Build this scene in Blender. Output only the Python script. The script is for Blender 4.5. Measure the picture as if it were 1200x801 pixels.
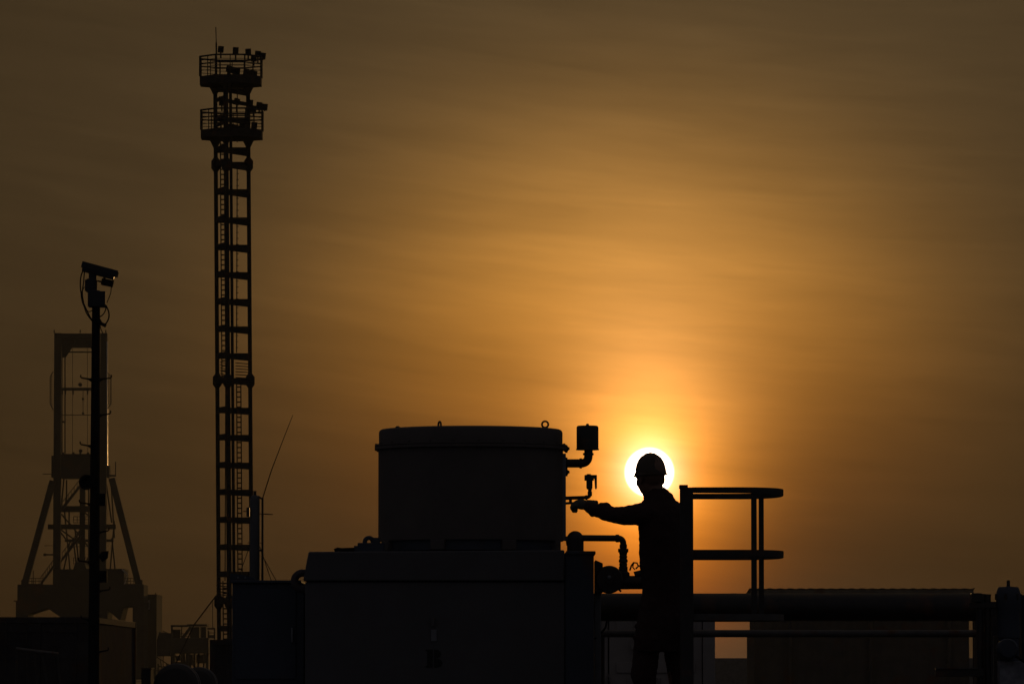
import bpy, bmesh, math, random
from mathutils import Vector, Matrix, Quaternion
random.seed(7)
R = math.radians
sc = bpy.context.scene
COL = sc.collection
for _o in list(bpy.data.objects): bpy.data.objects.remove(_o)

# ------------------------------------------------------------------ camera
F = 6130.0                                   # focal length in photo pixels (photo 1200 wide): a long lens
EYE = 1.7
PITCH = math.atan((785 - 400.5) / F)
cam = bpy.data.cameras.new('camera'); camo = bpy.data.objects.new('camera', cam); COL.objects.link(camo)
camo.location = (0, 0, EYE); camo.rotation_euler = (math.pi/2 + PITCH, 0, 0)
cam.sensor_width = 36.0; cam.sensor_fit = 'HORIZONTAL'; cam.lens = 36.0 * F / 1200.0
cam.clip_start = 0.5; cam.clip_end = 9000
sc.camera = camo
CP, SP = math.cos(PITCH), math.sin(PITCH)

def at(px, py, Y):
    x = (px - 600) / F; y = (400.5 - py) / F
    k = Y / (CP - y * SP)
    return Vector((x * k, Y, EYE + (SP + y * CP) * k))
def S(Y): return Y / F                        # metres per photo pixel at distance Y

# ------------------------------------------------------------------ sky and sun
SUN_AZ = (761 - 600) / F                      # radians right of straight ahead
SUN_EL = at(761, 553, 1.0); SUN_EL = math.atan2(SUN_EL.z - EYE, math.hypot(SUN_EL.x, 1.0))
SUN_DISC_DEG = 0.266
world = bpy.data.worlds.new('World'); sc.world = world; world.use_nodes = True
NT = world.node_tree; NT.nodes.clear()

class V:                                      # small arithmetic on node sockets
    def __init__(s, k): s.k = k
    def __add__(a, b): return op('ADD', a, b)
    def __radd__(a, b): return op('ADD', a, b)
    def __sub__(a, b): return op('SUBTRACT', a, b)
    def __rsub__(a, b): return op('SUBTRACT', b, a)
    def __mul__(a, b): return op('MULTIPLY', a, b)
    def __rmul__(a, b): return op('MULTIPLY', a, b)
    def __truediv__(a, b): return op('DIVIDE', a, b)
def op(o, a, b=None):
    n = NT.nodes.new('ShaderNodeMath'); n.operation = o
    for i, q in enumerate((a, b)):
        if q is None: continue
        if isinstance(q, V): NT.links.new(q.k, n.inputs[i])
        else: n.inputs[i].default_value = q
    return V(n.outputs[0])
def exp(a): return op('EXPONENT', a)
def sq(a): return a * a
tc = NT.nodes.new('ShaderNodeTexCoord'); sep = NT.nodes.new('ShaderNodeSeparateXYZ')
NT.links.new(tc.outputs['Generated'], sep.inputs[0])
dx, dy, dz = V(sep.outputs[0]), V(sep.outputs[1]), V(sep.outputs[2])
DEG = 180 / math.pi
az = op('ARCTAN2', dx, dy) * DEG
el = op('ARCSINE', dz) * DEG
KX = F / DEG / 107.0                          # exactly 107 px per degree in the fit below
u = az - SUN_AZ * DEG
v = el - SUN_EL * DEG
ev = op('MAXIMUM', el, -2.0)
# thin streaky high cloud, drawn out sideways (coordinates are directions in the sky)
def noise(sx, sy, scale, detail, seed, dist=0.0):
    cb = NT.nodes.new('ShaderNodeCombineXYZ')
    NT.links.new((az * sx + el * (sx * 0.35)).k, cb.inputs[0]); NT.links.new((el * sy + az * (sy * 0.085) - sq(az - 2.0) * (sy * 0.006)).k, cb.inputs[1]); cb.inputs[2].default_value = seed
    n = NT.nodes.new('ShaderNodeTexNoise'); n.inputs['Scale'].default_value = scale; n.inputs['Detail'].default_value = detail
    n.inputs['Roughness'].default_value = 0.55; n.inputs['Distortion'].default_value = dist
    NT.links.new(cb.outputs[0], n.inputs['Vector'])
    return V(n.outputs['Fac']) - 0.5
streak = noise(0.16, 1.1, 1.0, 3.0, 3.1, 0.4) * 0.40 + noise(0.40, 3.4, 1.0, 4.0, 9.7, 0.5) * 0.34 + noise(1.0, 9.0, 1.0, 3.0, 21.3, 0.4) * 0.16
cloud_mul = exp(streak * 1.0)
# brightness of the dusty evening sky around the sun
P = [0.5827, 0.8465, 1.2973, -0.2393, 1.7496, 2.6194, 1.8766, 2.027, 0.3, 2.0493, 2.3314, 0.7962, 0.4509, 0.008]
A = [[0.0735, 0.0475, 0.0217], [3.2, 1.98, 1.6], [0.555, 0.28166, 0.0725], [1.42, 0.87, 0.68]]
K = [0.601, 2.034, 6.855]
K0 = [1.086, 1.571, 2.317]
def pw(a, e): return op('POWER', a, e)
r3 = op('SQRT', sq(u) + sq(v))                                          # degrees from the sun
vs_ = op('MAXIMUM', v, 0.0) / P[1] + op('MINIMUM', v, 0.0) / P[11]
g1 = exp(pw(op('SQRT', sq(u / P[0]) + sq(vs_)), P[2]) * -1.0)
g2 = exp(pw(op('SQRT', sq((u - P[3]) / P[5]) + sq((v - P[4]) / P[6])), P[7]) * -1.0)
g3 = exp(pw(r3 / P[8], P[9]) * -1.0)
far_fall = exp(sq(u - P[12]) * (-1.9 * P[13])) * 0.55 + exp(sq(u / 32.0) * -1.0) * 0.45
att = exp(ev * (-1.0 / P[10]))
disc = op('MINIMUM', op('MAXIMUM', (SUN_DISC_DEG + 0.006 - r3 + 0.008) / 0.065, 0.0), 1.0)
back = op('MULTIPLY', op('MINIMUM', op('MAXIMUM', (0.93 - (dx * math.sin(SUN_AZ) + dy * math.cos(SUN_AZ))) / 0.7, 0.0), 1.0), 1.0)      # cooler grey sky overhead and behind
low = exp((sq(el / 0.85) + sq(u / 3.5)) * -1.0)                             # paler band of dust low over the yard
LOW = [0.040, 0.028, 0.015]
BACK = [0.036, 0.035, 0.039]
DISC = [5.0, 4.4, 3.4]
comb = NT.nodes.new('ShaderNodeCombineColor')
for i in range(3):
    c = g1 * A[1][i] + g2 * A[2][i]
    c = (c * exp(att * -K[i]) + far_fall * A[0][i] * exp(att * -K0[i]) + g3 * A[3][i]) * cloud_mul + back * BACK[i] + low * LOW[i] + disc * DISC[i]
    NT.links.new(c.k, comb.inputs[i])
bg1 = NT.nodes.new('ShaderNodeBackground'); NT.links.new(comb.outputs[0], bg1.inputs[0]); bg1.inputs[1].default_value = 1.0
sky = NT.nodes.new('ShaderNodeTexSky'); sky.sky_type = 'NISHITA'; sky.sun_disc = False
sky.sun_elevation = SUN_EL; sky.sun_rotation = SUN_AZ; sky.dust_density = 4.0; sky.air_density = 1.0
bg2 = NT.nodes.new('ShaderNodeBackground'); NT.links.new(sky.outputs[0], bg2.inputs[0]); bg2.inputs[1].default_value = 0.0002
ad = NT.nodes.new('ShaderNodeAddShader'); NT.links.new(bg1.outputs[0], ad.inputs[0]); NT.links.new(bg2.outputs[0], ad.inputs[1])
wo = NT.nodes.new('ShaderNodeOutputWorld'); NT.links.new(ad.outputs[0], wo.inputs[0])

sl = bpy.data.lights.new('sun', 'SUN'); sl.energy = 0.3; sl.angle = R(0.53); sl.color = (1.0, 0.55, 0.18)
so = bpy.data.objects.new('sun', sl); COL.objects.link(so); so.location = (20, 60, 40)
sd = Vector((math.sin(SUN_AZ) * math.cos(SUN_EL), math.cos(SUN_AZ) * math.cos(SUN_EL), math.sin(SUN_EL)))
so.rotation_euler = sd.to_track_quat('Z', 'Y').to_euler()

vs = sc.view_settings; vs.view_transform = 'Standard'; vs.look = 'None'; vs.exposure = 0.0; vs.gamma = 1.0; vs.use_curve_mapping = False
sc.render.engine = 'CYCLES'
try: sc.cycles.use_denoising = True; sc.cycles.max_bounces = 6; sc.cycles.volume_bounces = 0
except Exception: pass

# ------------------------------------------------------------------ materials
MATS = {}
def mat(name, col, rough=0.6, metal=0.0, var=0.35, scale=6.0, bump=0.15, rust=0.0, spec=0.5):
    if name in MATS: return MATS[name]
    m = bpy.data.materials.new(name); m.use_nodes = True; t = m.node_tree; b = t.nodes['Principled BSDF']
    tcn = t.nodes.new('ShaderNodeTexCoord')
    n = t.nodes.new('ShaderNodeTexNoise'); n.inputs['Scale'].default_value = scale; n.inputs['Detail'].default_value = 6; n.inputs['Roughness'].default_value = 0.62
    t.links.new(tcn.outputs['Object'], n.inputs['Vector'])
    r = t.nodes.new('ShaderNodeValToRGB'); e = r.color_ramp.elements
    e[0].position = 0.3; e[1].position = 0.72
    e[0].color = (*[c * (1 - var) for c in col], 1); e[1].color = (*[min(1, c * (1 + var)) for c in col], 1)
    t.links.new(n.outputs['Fac'], r.inputs[0]); last = r.outputs[0]
    if rust > 0:
        n2 = t.nodes.new('ShaderNodeTexNoise'); n2.inputs['Scale'].default_value = scale * 0.6; n2.inputs['Detail'].default_value = 8
        t.links.new(tcn.outputs['Object'], n2.inputs['Vector'])
        r2 = t.nodes.new('ShaderNodeValToRGB'); r2.color_ramp.elements[0].position = 0.62 - 0.12 * rust; r2.color_ramp.elements[1].position = 0.72
        t.links.new(n2.outputs['Fac'], r2.inputs[0])
        mx = t.nodes.new('ShaderNodeMix'); mx.data_type = 'RGBA'
        t.links.new(r2.outputs[0], mx.inputs['Factor']); t.links.new(last, mx.inputs[6]); mx.inputs[7].default_value = (0.10, 0.04, 0.018, 1); last = mx.outputs[2]
    t.links.new(last, b.inputs['Base Color'])
    mr = t.nodes.new('ShaderNodeMapRange'); mr.inputs[3].default_value = max(0.05, rough - 0.12); mr.inputs[4].default_value = min(1, rough + 0.15)
    t.links.new(n.outputs['Fac'], mr.inputs[0]); t.links.new(mr.outputs[0], b.inputs['Roughness'])
    b.inputs['Metallic'].default_value = metal; b.inputs['Specular IOR Level'].default_value = spec
    if bump > 0:
        n3 = t.nodes.new('ShaderNodeTexNoise'); n3.inputs['Scale'].default_value = scale * 7; n3.inputs['Detail'].default_value = 4
        t.links.new(tcn.outputs['Object'], n3.inputs['Vector'])
        bp = t.nodes.new('ShaderNodeBump'); bp.inputs['Strength'].default_value = bump; bp.inputs['Distance'].default_value = 0.01
        t.links.new(n3.outputs['Fac'], bp.inputs['Height']); t.links.new(bp.outputs[0], b.inputs['Normal'])
    MATS[name] = m; return m
M_TANK = mat('tank_paint', (0.11, 0.092, 0.085), 0.6, 0, 0.18, 4, 0.1, 0.0)
M_BOX = mat('housing_paint', (0.098, 0.092, 0.098), 0.6, 0, 0.15, 3, 0.1, 0.0)
M_CAB = mat('cabinet_paint', (0.05, 0.06, 0.085), 0.6, 0, 0.2, 3, 0.1, 0.2)
M_PIPE = mat('pipe_paint', (0.032, 0.026, 0.024), 0.5, 0, 0.3, 9, 0.15, 0.6)
M_RAIL = mat('rail_paint', (0.035, 0.03, 0.028), 0.5, 0, 0.3, 12, 0.1, 0.5)
M_RAIL2 = mat('grey_rail_paint', (0.09, 0.082, 0.078), 0.55, 0, 0.3, 12, 0.1, 0.5)
M_STEEL = mat('galvanised_steel', (0.22, 0.23, 0.25), 0.5, 0.4, 0.2, 8, 0.1, 0.0)
M_TOWER = mat('tower_steel', (0.03, 0.028, 0.028), 0.85, 0.0, 0.3, 2, 0.0, 0.4, 0.1)
M_BLACK = mat('black_plastic', (0.014, 0.014, 0.015), 0.85, 0, 0.3, 10, 0.05, spec=0.08)
M_CAM = mat('camera_housing_paint', (0.022, 0.024, 0.032), 0.6, 0, 0.2, 10, 0.05)
M_CRANE = mat('crane_paint', (0.045, 0.038, 0.033), 0.9, 0, 0.3, 0.15, 0.0, 0.3, 0.05)
M_PORT = mat('harbour_steel', (0.06, 0.05, 0.042), 0.8, 0, 0.35, 0.3, 0.0, 0.3, 0.1)
M_CONT = mat('dark_container_paint', (0.055, 0.05, 0.052), 0.85, 0, 0.3, 1.2, 0.1, 0.5, 0.1)
M_CONT2 = mat('pale_container_paint', (0.29, 0.255, 0.235), 0.65, 0, 0.22, 1.2, 0.1, 0.5)
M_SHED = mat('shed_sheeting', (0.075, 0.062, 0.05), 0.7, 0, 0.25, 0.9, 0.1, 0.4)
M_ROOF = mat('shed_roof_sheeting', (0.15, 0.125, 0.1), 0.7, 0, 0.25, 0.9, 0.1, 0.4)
M_CONC = mat('concrete', (0.17, 0.155, 0.14), 0.85, 0, 0.25, 2.5, 0.3)
M_GROUND = mat('asphalt', (0.05, 0.048, 0.046), 0.95, 0, 0.3, 0.4, 0.2, spec=0.1)
M_DECK = mat('deck_plate', (0.09, 0.09, 0.09), 0.6, 0.3, 0.3, 4, 0.3, 0.5)
M_SKIN = mat('skin', (0.24, 0.13, 0.085), 0.55, 0, 0.12, 20, 0.05)
M_CLOTH = mat('coverall_cloth', (0.045, 0.018, 0.016), 0.9, 0, 0.25, 25, 0.4)
M_GLOVE = mat('glove_cloth', (0.10, 0.085, 0.07), 0.9, 0, 0.25, 40, 0.4)
M_BOOT = mat('boot_leather', (0.02, 0.016, 0.014), 0.6, 0, 0.3, 20, 0.2)
M_HAT = mat('hard_hat_plastic', (0.06, 0.034, 0.016), 0.4, 0, 0.1, 8, 0.02)
M_HAIR = mat('hair', (0.012, 0.01, 0.009), 0.6, 0, 0.3, 60, 0.3)
M_LETTER = mat('stencil_paint', (0.012, 0.011, 0.012), 0.7, 0, 0.2, 20, 0.05)
M_PLATE = mat('label_plate', (0.2, 0.2, 0.22), 0.5, 0, 0.15, 20, 0.05)
M_GLASS = mat('lens_glass', (0.02, 0.02, 0.025), 0.08, 0, 0.1, 5, 0.0)
M_TARP = mat('tank_coating', (0.03, 0.03, 0.033), 0.75, 0, 0.3, 3, 0.2)

# ------------------------------------------------------------------ mesh helpers
class MB:
    def __init__(s): s.b = bmesh.new()
    def face(s, vs):
        try: return s.b.faces.new(vs)
        except ValueError: return None
    def box(s, x0, y0, z0, x1, y1, z1, M=None):
        x0, x1 = sorted((x0, x1)); y0, y1 = sorted((y0, y1)); z0, z1 = sorted((z0, z1))
        c = [Vector((x, y, z)) for z in (z0, z1) for y in (y0, y1) for x in (x0, x1)]
        if M: c = [M @ q for q in c]
        w = [s.b.verts.new(q) for q in c]
        for f in ((0, 2, 3, 1), (4, 5, 7, 6), (0, 1, 5, 4), (2, 6, 7, 3), (0, 4, 6, 2), (1, 3, 7, 5)): s.face([w[i] for i in f])
        return s
    def pbox(s, px0, py0, px1, py1, Y0, Y1, z0=None, z1=None):   # front face at distance Y0 spanning the given photo pixels
        my = (py0 + py1) / 2
        a, b_ = at(px0, my, Y0), at(px1, my, Y0)
        zt = at((px0 + px1)/2, py0, Y0).z if z1 is None else z1; zb = at((px0 + px1)/2, py1, Y0).z if z0 is None else z0
        return s.box(a.x, Y0, zb, b_.x, Y1, zt)
    def strut(s, p0, p1, w, d=None, up=Vector((0, 1, 0))):         # rectangular bar, width w seen from the front, depth d
        d = w if d is None else d
        p0, p1 = Vector(p0), Vector(p1); t = (p1 - p0).normalized()
        n = t.cross(up)
        if n.length < 1e-4: n = t.cross(Vector((1, 0, 0)))
        n.normalize(); q = n.cross(t).normalized()
        vs_ = []
        for p in (p0, p1):
            for a, c in ((-1, -1), (1, -1), (1, 1), (-1, 1)): vs_.append(s.b.verts.new(p + n * a * w/2 + q * c * d/2))
        for f in ((3, 2, 1, 0), (4, 5, 6, 7)): s.face([vs_[i] for i in f])
        for i in range(4): j = (i+1) % 4; s.face([vs_[i], vs_[j], vs_[4+j], vs_[4+i]])
        return s
    def tube(s, pts, r, n=10, closed=False):
        pts = [Vector(p) for p in pts]; N = len(pts)
        rr = r if isinstance(r, (list, tuple)) else [r] * N
        rings = []; up = None
        for i, p in enumerate(pts):
            if closed: t = (pts[(i+1) % N] - pts[i-1])
            else: t = (pts[min(i+1, N-1)] - pts[max(i-1, 0)])
            t = t.normalized()
            if up is None:
                up = t.orthogonal().normalized()
            up = (up - t * up.dot(t))
            if up.length < 1e-6: up = t.orthogonal()
            up.normalize(); w = t.cross(up)
            rings.append([s.b.verts.new(p + (up * math.cos(2*math.pi*k/n) + w * math.sin(2*math.pi*k/n)) * rr[i]) for k in range(n)])
        for i in range(N if closed else N-1):
            a, b_ = rings[i], rings[(i+1) % N]
            for k in range(n): s.face([a[k], a[(k+1) % n], b_[(k+1) % n], b_[k]])
        if not closed: s.face(rings[0][::-1]); s.face(rings[-1])
        return s
    def cyl(s, p0, p1, r0, r1=None, n=20): return s.tube([p0, p1], [r0, r0 if r1 is None else r1], n)
    def lathe(s, c, prof, n=40, axis='Z'):                         # prof = [(radius, offset along axis)], closed by caps
        c = Vector(c); rings = []
        for r, h in prof:
            ring = []
            for k in range(n):
                a = 2*math.pi*k/n; x, y = r*math.cos(a), r*math.sin(a)
                q = {'Z': (x, y, h), 'Y': (x, h, y), 'X': (h, x, y)}[axis]
                ring.append(s.b.verts.new(c + Vector(q)))
            rings.append(ring)
        for a, b_ in zip(rings, rings[1:]):
            for k in range(n): s.face([a[k], a[(k+1) % n], b_[(k+1) % n], b_[k]])
        s.face(rings[0][::-1]); s.face(rings[-1]); return s
    def torus(s, c, Rr, r, axis=Vector((0, 1, 0)), n=28, m=10, sx=1.0):
        c = Vector(c); a = axis.orthogonal().normalized(); b_ = axis.cross(a).normalized()
        return s.tube([c + a*Rr*math.cos(2*math.pi*k/n) + b_*Rr*sx*math.sin(2*math.pi*k/n) for k in range(n)], r, m, True)
    def prism(s, poly, y0, y1):                                     # poly = [(x, z)]
        a = [s.b.verts.new((x, y0, z)) for x, z in poly]; b_ = [s.b.verts.new((x, y1, z)) for x, z in poly]
        s.face(a); s.face(b_[::-1])
        for i in range(len(poly)): j = (i+1) % len(poly); s.face([a[i], b_[i], b_[j], a[j]])
        return s
    def pprism(s, pxs, Y0, Y1): return s.prism([(at(x, y, Y0).x, at(x, y, Y0).z) for x, y in pxs], Y0, Y1)
    def sphere(s, c, r, M=None, nu=20, nv=12):
        if not isinstance(r, (tuple, list)): r = (r, r, r)
        c = Vector(c); rings = []
        top = Vector((0, 0, r[2])); bot = -top
        f = (lambda q: c + (M @ q if M else q))
        tv, bv = s.b.verts.new(f(top)), s.b.verts.new(f(bot))
        for i in range(1, nv):
            p = math.pi*i/nv
            rings.append([s.b.verts.new(f(Vector((r[0]*math.sin(p)*math.cos(2*math.pi*k/nu), r[1]*math.sin(p)*math.sin(2*math.pi*k/nu), r[2]*math.cos(p))))) for k in range(nu)])
        for k in range(nu):
            s.face([tv, rings[0][k], rings[0][(k+1) % nu]]); s.face([bv, rings[-1][(k+1) % nu], rings[-1][k]])
        for a, b_ in zip(rings, rings[1:]):
            for k in range(nu): s.face([a[k], b_[k], b_[(k+1) % nu], a[(k+1) % nu]])
        return s
    def corr(s, p0, p1, z0, z1, depth=0.036, period=0.28, thick=0.03, inward=None):   # trapezoid-corrugated wall between plan points
        p0, p1 = Vector((*p0, 0)), Vector((*p1, 0)); L = (p1-p0).length; t = (p1-p0).normalized()
        n = Vector((t.y, -t.x, 0)) if inward is None else Vector((*inward, 0))
        k = max(1, round(L/period)); pr = L/k; out = []
        for i in range(k):
            for a, d in ((0, 0), (0.25, 0), (0.5, 1), (0.75, 1)): out.append((i*pr + a*pr, d*depth))
        out.append((L, 0))
        f = [p0 + t*a + n*d for a, d in out]; g = [p0 + t*a + n*(depth+thick) for a, d in out]
        fv = [(s.b.verts.new(q + Vector((0, 0, z0))), s.b.verts.new(q + Vector((0, 0, z1)))) for q in f]
        gv = [(s.b.verts.new(q + Vector((0, 0, z0))), s.b.verts.new(q + Vector((0, 0, z1)))) for q in (g[0], g[-1])]
        for a, b_ in zip(fv, fv[1:]): s.face([a[0], b_[0], b_[1], a[1]])
        s.face([gv[0][0], gv[0][1], gv[1][1], gv[1][0]])
        s.face([fv[0][0], fv[0][1], gv[0][1], gv[0][0]]); s.face([fv[-1][1], fv[-1][0], gv[1][0], gv[1][1]])
        s.face([q[1] for q in fv] + [gv[1][1], gv[0][1]]); s.face([q[0] for q in fv][::-1] + [gv[0][0], gv[1][0]])
        return s
    def build(s, name, m, parent=None, bevel=0.0, sharp=35, remesh=0.0, smooth_it=0, label=None, wrinkle=0.0):
        bmesh.ops.recalc_face_normals(s.b, faces=s.b.faces[:])
        off = Vector((0, 0, 0)); q = parent
        while q is not None: off += q.location; q = q.parent
        bmesh.ops.translate(s.b, vec=-off, verts=s.b.verts[:])
        for f in s.b.faces: f.smooth = True
        for e in s.b.edges:
            if len(e.link_faces) == 2 and e.calc_face_angle(0) > R(sharp): e.smooth = False
        me = bpy.data.meshes.new(name); s.b.to_mesh(me); s.b.free(); me.materials.append(m)
        o = bpy.data.objects.new(name, me); COL.objects.link(o)
        if remesh:
            md = o.modifiers.new('remesh', 'REMESH'); md.mode = 'VOXEL'; md.voxel_size = remesh; md.use_smooth_shade = True
            if smooth_it:
                sm = o.modifiers.new('smooth', 'SMOOTH'); sm.factor = 0.5; sm.iterations = smooth_it
            if wrinkle:
                for sz, st in ((0.07, wrinkle), (0.025, wrinkle*0.45)):
                    tx = bpy.data.textures.new('cloth_folds', 'CLOUDS'); tx.noise_scale = sz
                    dm = o.modifiers.new('folds', 'DISPLACE'); dm.texture = tx; dm.strength = st; dm.mid_level = 0.5; dm.texture_coords = 'LOCAL'
            bpy.context.view_layer.update()
            dg = bpy.context.evaluated_depsgraph_get()
            nm = bpy.data.meshes.new_from_object(o.evaluated_get(dg)); o.modifiers.clear(); o.data = nm; nm.name = name
            if not nm.materials: nm.materials.append(m)
            for p in nm.polygons: p.use_smooth = True
        if bevel:
            md = o.modifiers.new('bevel', 'BEVEL'); md.width = bevel; md.segments = 2; md.limit_method = 'ANGLE'; md.angle_limit = R(40)
        if parent is not None: o.parent = parent
        if label: o['label'] = label
        return o
def thing(name, label, cat, loc=(0, 0, 0), group=None):
    o = bpy.data.objects.new(name, None); COL.objects.link(o); o.location = loc; o.empty_display_size = 0.2
    o['label'] = label; o['category'] = cat
    if group: o['group'] = group
    return o
def tag(o, label, cat, group=None):
    o['label'] = label; o['category'] = cat
    if group: o['group'] = group
    return o
def arc(c, a, b, t0, t1, n=8):
    return [Vector(c) + Vector(a)*math.cos(t0 + (t1-t0)*i/n) + Vector(b)*math.sin(t0 + (t1-t0)*i/n) for i in range(n+1)]
def gpt(px, py, Y): p = at(px, py, Y); return (p.x, Y, 0)

# ------------------------------------------------------------------ setting
g = MB(); g.box(-1500, -150, -0.5, 1500, 2600, 0.0)
go = g.build('ground', M_GROUND); go['kind'] = 'structure'
hz = MB(); hz.box(-1700, -200, -1.5, 1700, 2700, 76)
hm = bpy.data.materials.new('haze'); hm.use_nodes = True; ht = hm.node_tree; ht.nodes.clear()
pv = ht.nodes.new('ShaderNodeVolumePrincipled'); pv.inputs['Density'].default_value = 0.000045; pv.inputs['Color'].default_value = (0.72, 0.8, 0.92, 1); pv.inputs['Anisotropy'].default_value = 0.55
ho = ht.nodes.new('ShaderNodeOutputMaterial'); ht.links.new(pv.outputs[0], ho.inputs['Volume'])
hzo = hz.build('haze', hm); hzo['kind'] = 'stuff'

DZ = EYE - 0.5                                  # level of the working deck
d = thing('work_platform', 'low steel working deck under the tank housing, the cabinet and the worker', 'platform', (0.7, 32.5, 0))
m = MB(); m.box(-2.3, 29.6, DZ-0.06, 3.7, 35.2, DZ); m.build('deck', M_DECK, d, 0.004)
for x in (-2.1, 0.0, 1.8, 3.5):
    for y in (29.9, 34.9):
        m = MB(); m.box(x-0.05, y-0.05, 0.0, x+0.05, y+0.05, DZ-0.062); m.build('leg', M_DECK, d, 0.004)

# ------------------------------------------------------------------ far ship-to-shore crane
YC = 1000.0; sC = S(YC)
cr = thing('harbour_crane', 'tall hazy harbour crane frame with two splayed legs, far behind the camera pole', 'crane', gpt(94, 720, YC))
def C(px, py, dy=0): return at(px, py, YC + dy)
for a, b_ in ((62.7, 71.2), (116.8, 124.6)):
    m = MB(); m.pbox(a, 390, b_, 684, YC, YC+1.6); m.build('mast_column', M_CRANE, cr, 0.03)
m = MB(); m.pbox(71.3, 390.5, 116.7, 397.3, YC, YC+1.5); m.build('top_beam', M_CRANE, cr, 0.03)
for x in (63.5, 94, 124): m = MB(); m.strut(C(x, 390, 1), C(x, 386.5, 1), 0.2); m.build('aerial', M_CRANE, cr)
for x, y in ((85, 400), (102.5, 400)): m = MB(); m.lathe(C(x, y, 1.5), [(0.1, -0.2), (0.5, -0.2), (0.5, 0.2), (0.1, 0.2)], 12, 'Y'); m.strut(C(x, 397, 1.5), C(x, 400, 1.5), 0.3); m.build('rope_sheave', M_CRANE, cr)
m = MB()                                        # the deeper portal with gusseted corners
m.pprism([(71.5, 397.6), (116.5, 397.6), (116.5, 418), (113, 418), (106, 407.2), (84, 407.2), (76.5, 418.5), (71.5, 418.5)], YC+14, YC+15)
m.build('rear_portal', M_CRANE, cr)
m = MB()
for x in (72.6, 76.2): m.strut(C(x, 418, 14), C(x, 531, 14), 0.22)
for y in (412.3,): m.strut(C(71, y, 10), C(116.8, y, 10), 0.25)
m.strut(C(71, 486, 10), C(116, 486, 10), 0.14); m.strut(C(71, 494, 12), C(76, 494, 12), 0.3)
for x in (85, 102.4): m.strut(C(x, 403, 6), C(x, 531, 6), 0.08)
m.build('hoist_rope', M_CRANE, cr)
m = MB(); m.pbox(71.3, 454, 116.7, 457.2, YC+0.3, YC+1.2)
for x in (73, 76.5, 85.5, 102.5): m.pbox(x-0.8, 457.3, x+0.8, 462, YC+0.4, YC+1.0)
m.lathe(C(94, 450.5, 0.7), [(0.1, -0.3), (0.36, -0.3), (0.36, 0.3), (0.1, 0.3)], 12, 'Y'); m.build('cross_beam', M_CRANE, cr)
m = MB(); m.strut(C(97.3, 457.3, 0.7), C(97.3, 485, 0.7), 0.1)
for y in (467.3, 484): m.sphere(C(97.3, y, 0.7), 0.24)
m.build('pulley_block', M_CRANE, cr)
for x0, x1, q in ((62.5, 58.8, 1), (124.8, 130, -1)):      # caged ladders outside the columns
    m = MB()
    pts = [C(x0, 435), C(x1, 441), C(x1, 473), C(x0, 480)]
    m.tube(pts, 0.1, 6)
    for k in range(12): y = 441 + k*2.9; m.strut(C(x0, y), C(x1, y), 0.06)
    m.strut(C((x0+x1)/2, 438), C((x0+x1)/2, 476), 0.08)
    m.build('caged_ladder', M_CRANE, cr)
m = MB(); m.strut(C(125.6, 400), C(125.6, 556), 0.24)
for k in range(30): m.strut(C(124.6, 402+k*5), C(125.6, 402+k*5), 0.08)
m.build('service_pipe', mat('bright_pipe', (0.45, 0.4, 0.33), 0.3, 0.6, 0.15, 1, 0), cr)
m = MB(); m.pbox(71.3, 531.5, 116.7, 560, YC-1.0, YC+4); m.pbox(60.2, 533.5, 62.5, 559, YC-0.5, YC+3); m.pbox(124.8, 545, 128, 559, YC-0.5, YC+3)
for x in (74, 86, 94, 103): m.pbox(x-1.2, 529.6, x+1.2, 531.3, YC, YC+1)
m.lathe(C(94.5, 528, 1), [(0.1, -0.3), (0.34, -0.3), (0.34, 0.3), (0.1, 0.3)], 12, 'Y')
m.strut(C(50, 555), C(60, 555), 0.14); m.strut(C(128, 557), C(136, 557), 0.34); m.strut(C(135.5, 557), C(135.5, 540.5), 0.16)
m.build('machinery_house', M_CRANE, cr, 0.03)
for a in ((62, 563, 29, 684), (131, 560, 162.4, 684)):     # splayed legs
    m = MB(); m.strut(C(a[0], a[1]), C(a[2], a[3]), 7.4*sC, 1.4)
    m.pbox(a[2]-4.2, 679, a[2]+4.2, 684.3, YC-0.6, YC+1.2); m.build('splayed_leg', M_CRANE, cr, 0.03)
m = MB(); m.pbox(93.2, 560.2, 99.4, 684, YC+10, YC+11.4); m.build('middle_column', M_CRANE, cr)
for y0, y1, x0, x1, dy in ((592.5, 599.5, 71.3, 116.7, 8), (614, 619.6, 56, 135.5, 2.2), (631.4, 634.4, 76, 133, 12)):
    m = MB(); m.pbox(x0, y0, x1, y1, YC+dy, YC+dy+1); m.build('tie_beam', M_CRANE, cr)
m = MB()
for a in ((70, 598, 94, 568), (72, 602, 95, 629), (70, 660, 94, 622), (75, 592, 82, 667), (82, 634, 71, 684), (130, 560, 134, 630), (134, 610, 129, 668), (131, 630, 135, 668), (124.7, 568, 131, 612), (75, 560.2, 72, 592), (70, 622, 77, 631), (99, 600, 117, 614), (99, 634, 117, 660), (99, 660, 117, 634), (71, 620, 93, 636), (88, 620, 93, 666), (104, 562, 104, 664), (109, 562, 109, 664), (78, 562, 78, 592), (81, 599, 81, 614), (86, 634, 90, 664)):
    m.strut(C(a[0], a[1], 6), C(a[2], a[3], 6), 1.6*sC, 0.3)
m.build('brace', M_CRANE, cr)
m = MB()                                          # stairs and landings
for x0, y0, x1, y1 in ((73, 596, 94, 569), (73, 655, 94, 628), (48, 683.5, 63, 663)):
    m.strut(C(x0, y0, -2), C(x1, y1, -2), 0.4, 0.8); m.strut(C(x0, y0-8, -2), C(x1, y1-8, -2), 0.12)
    for k in range(7): t = k/6; m.strut(C(x0+(x1-x0)*t, y0+(y1-y0)*t, -2), C(x0+(x1-x0)*t, y0+(y1-y0)*t-8, -2), 0.1)
    m.build('stairway', M_CRANE, cr); m = MB()
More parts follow.
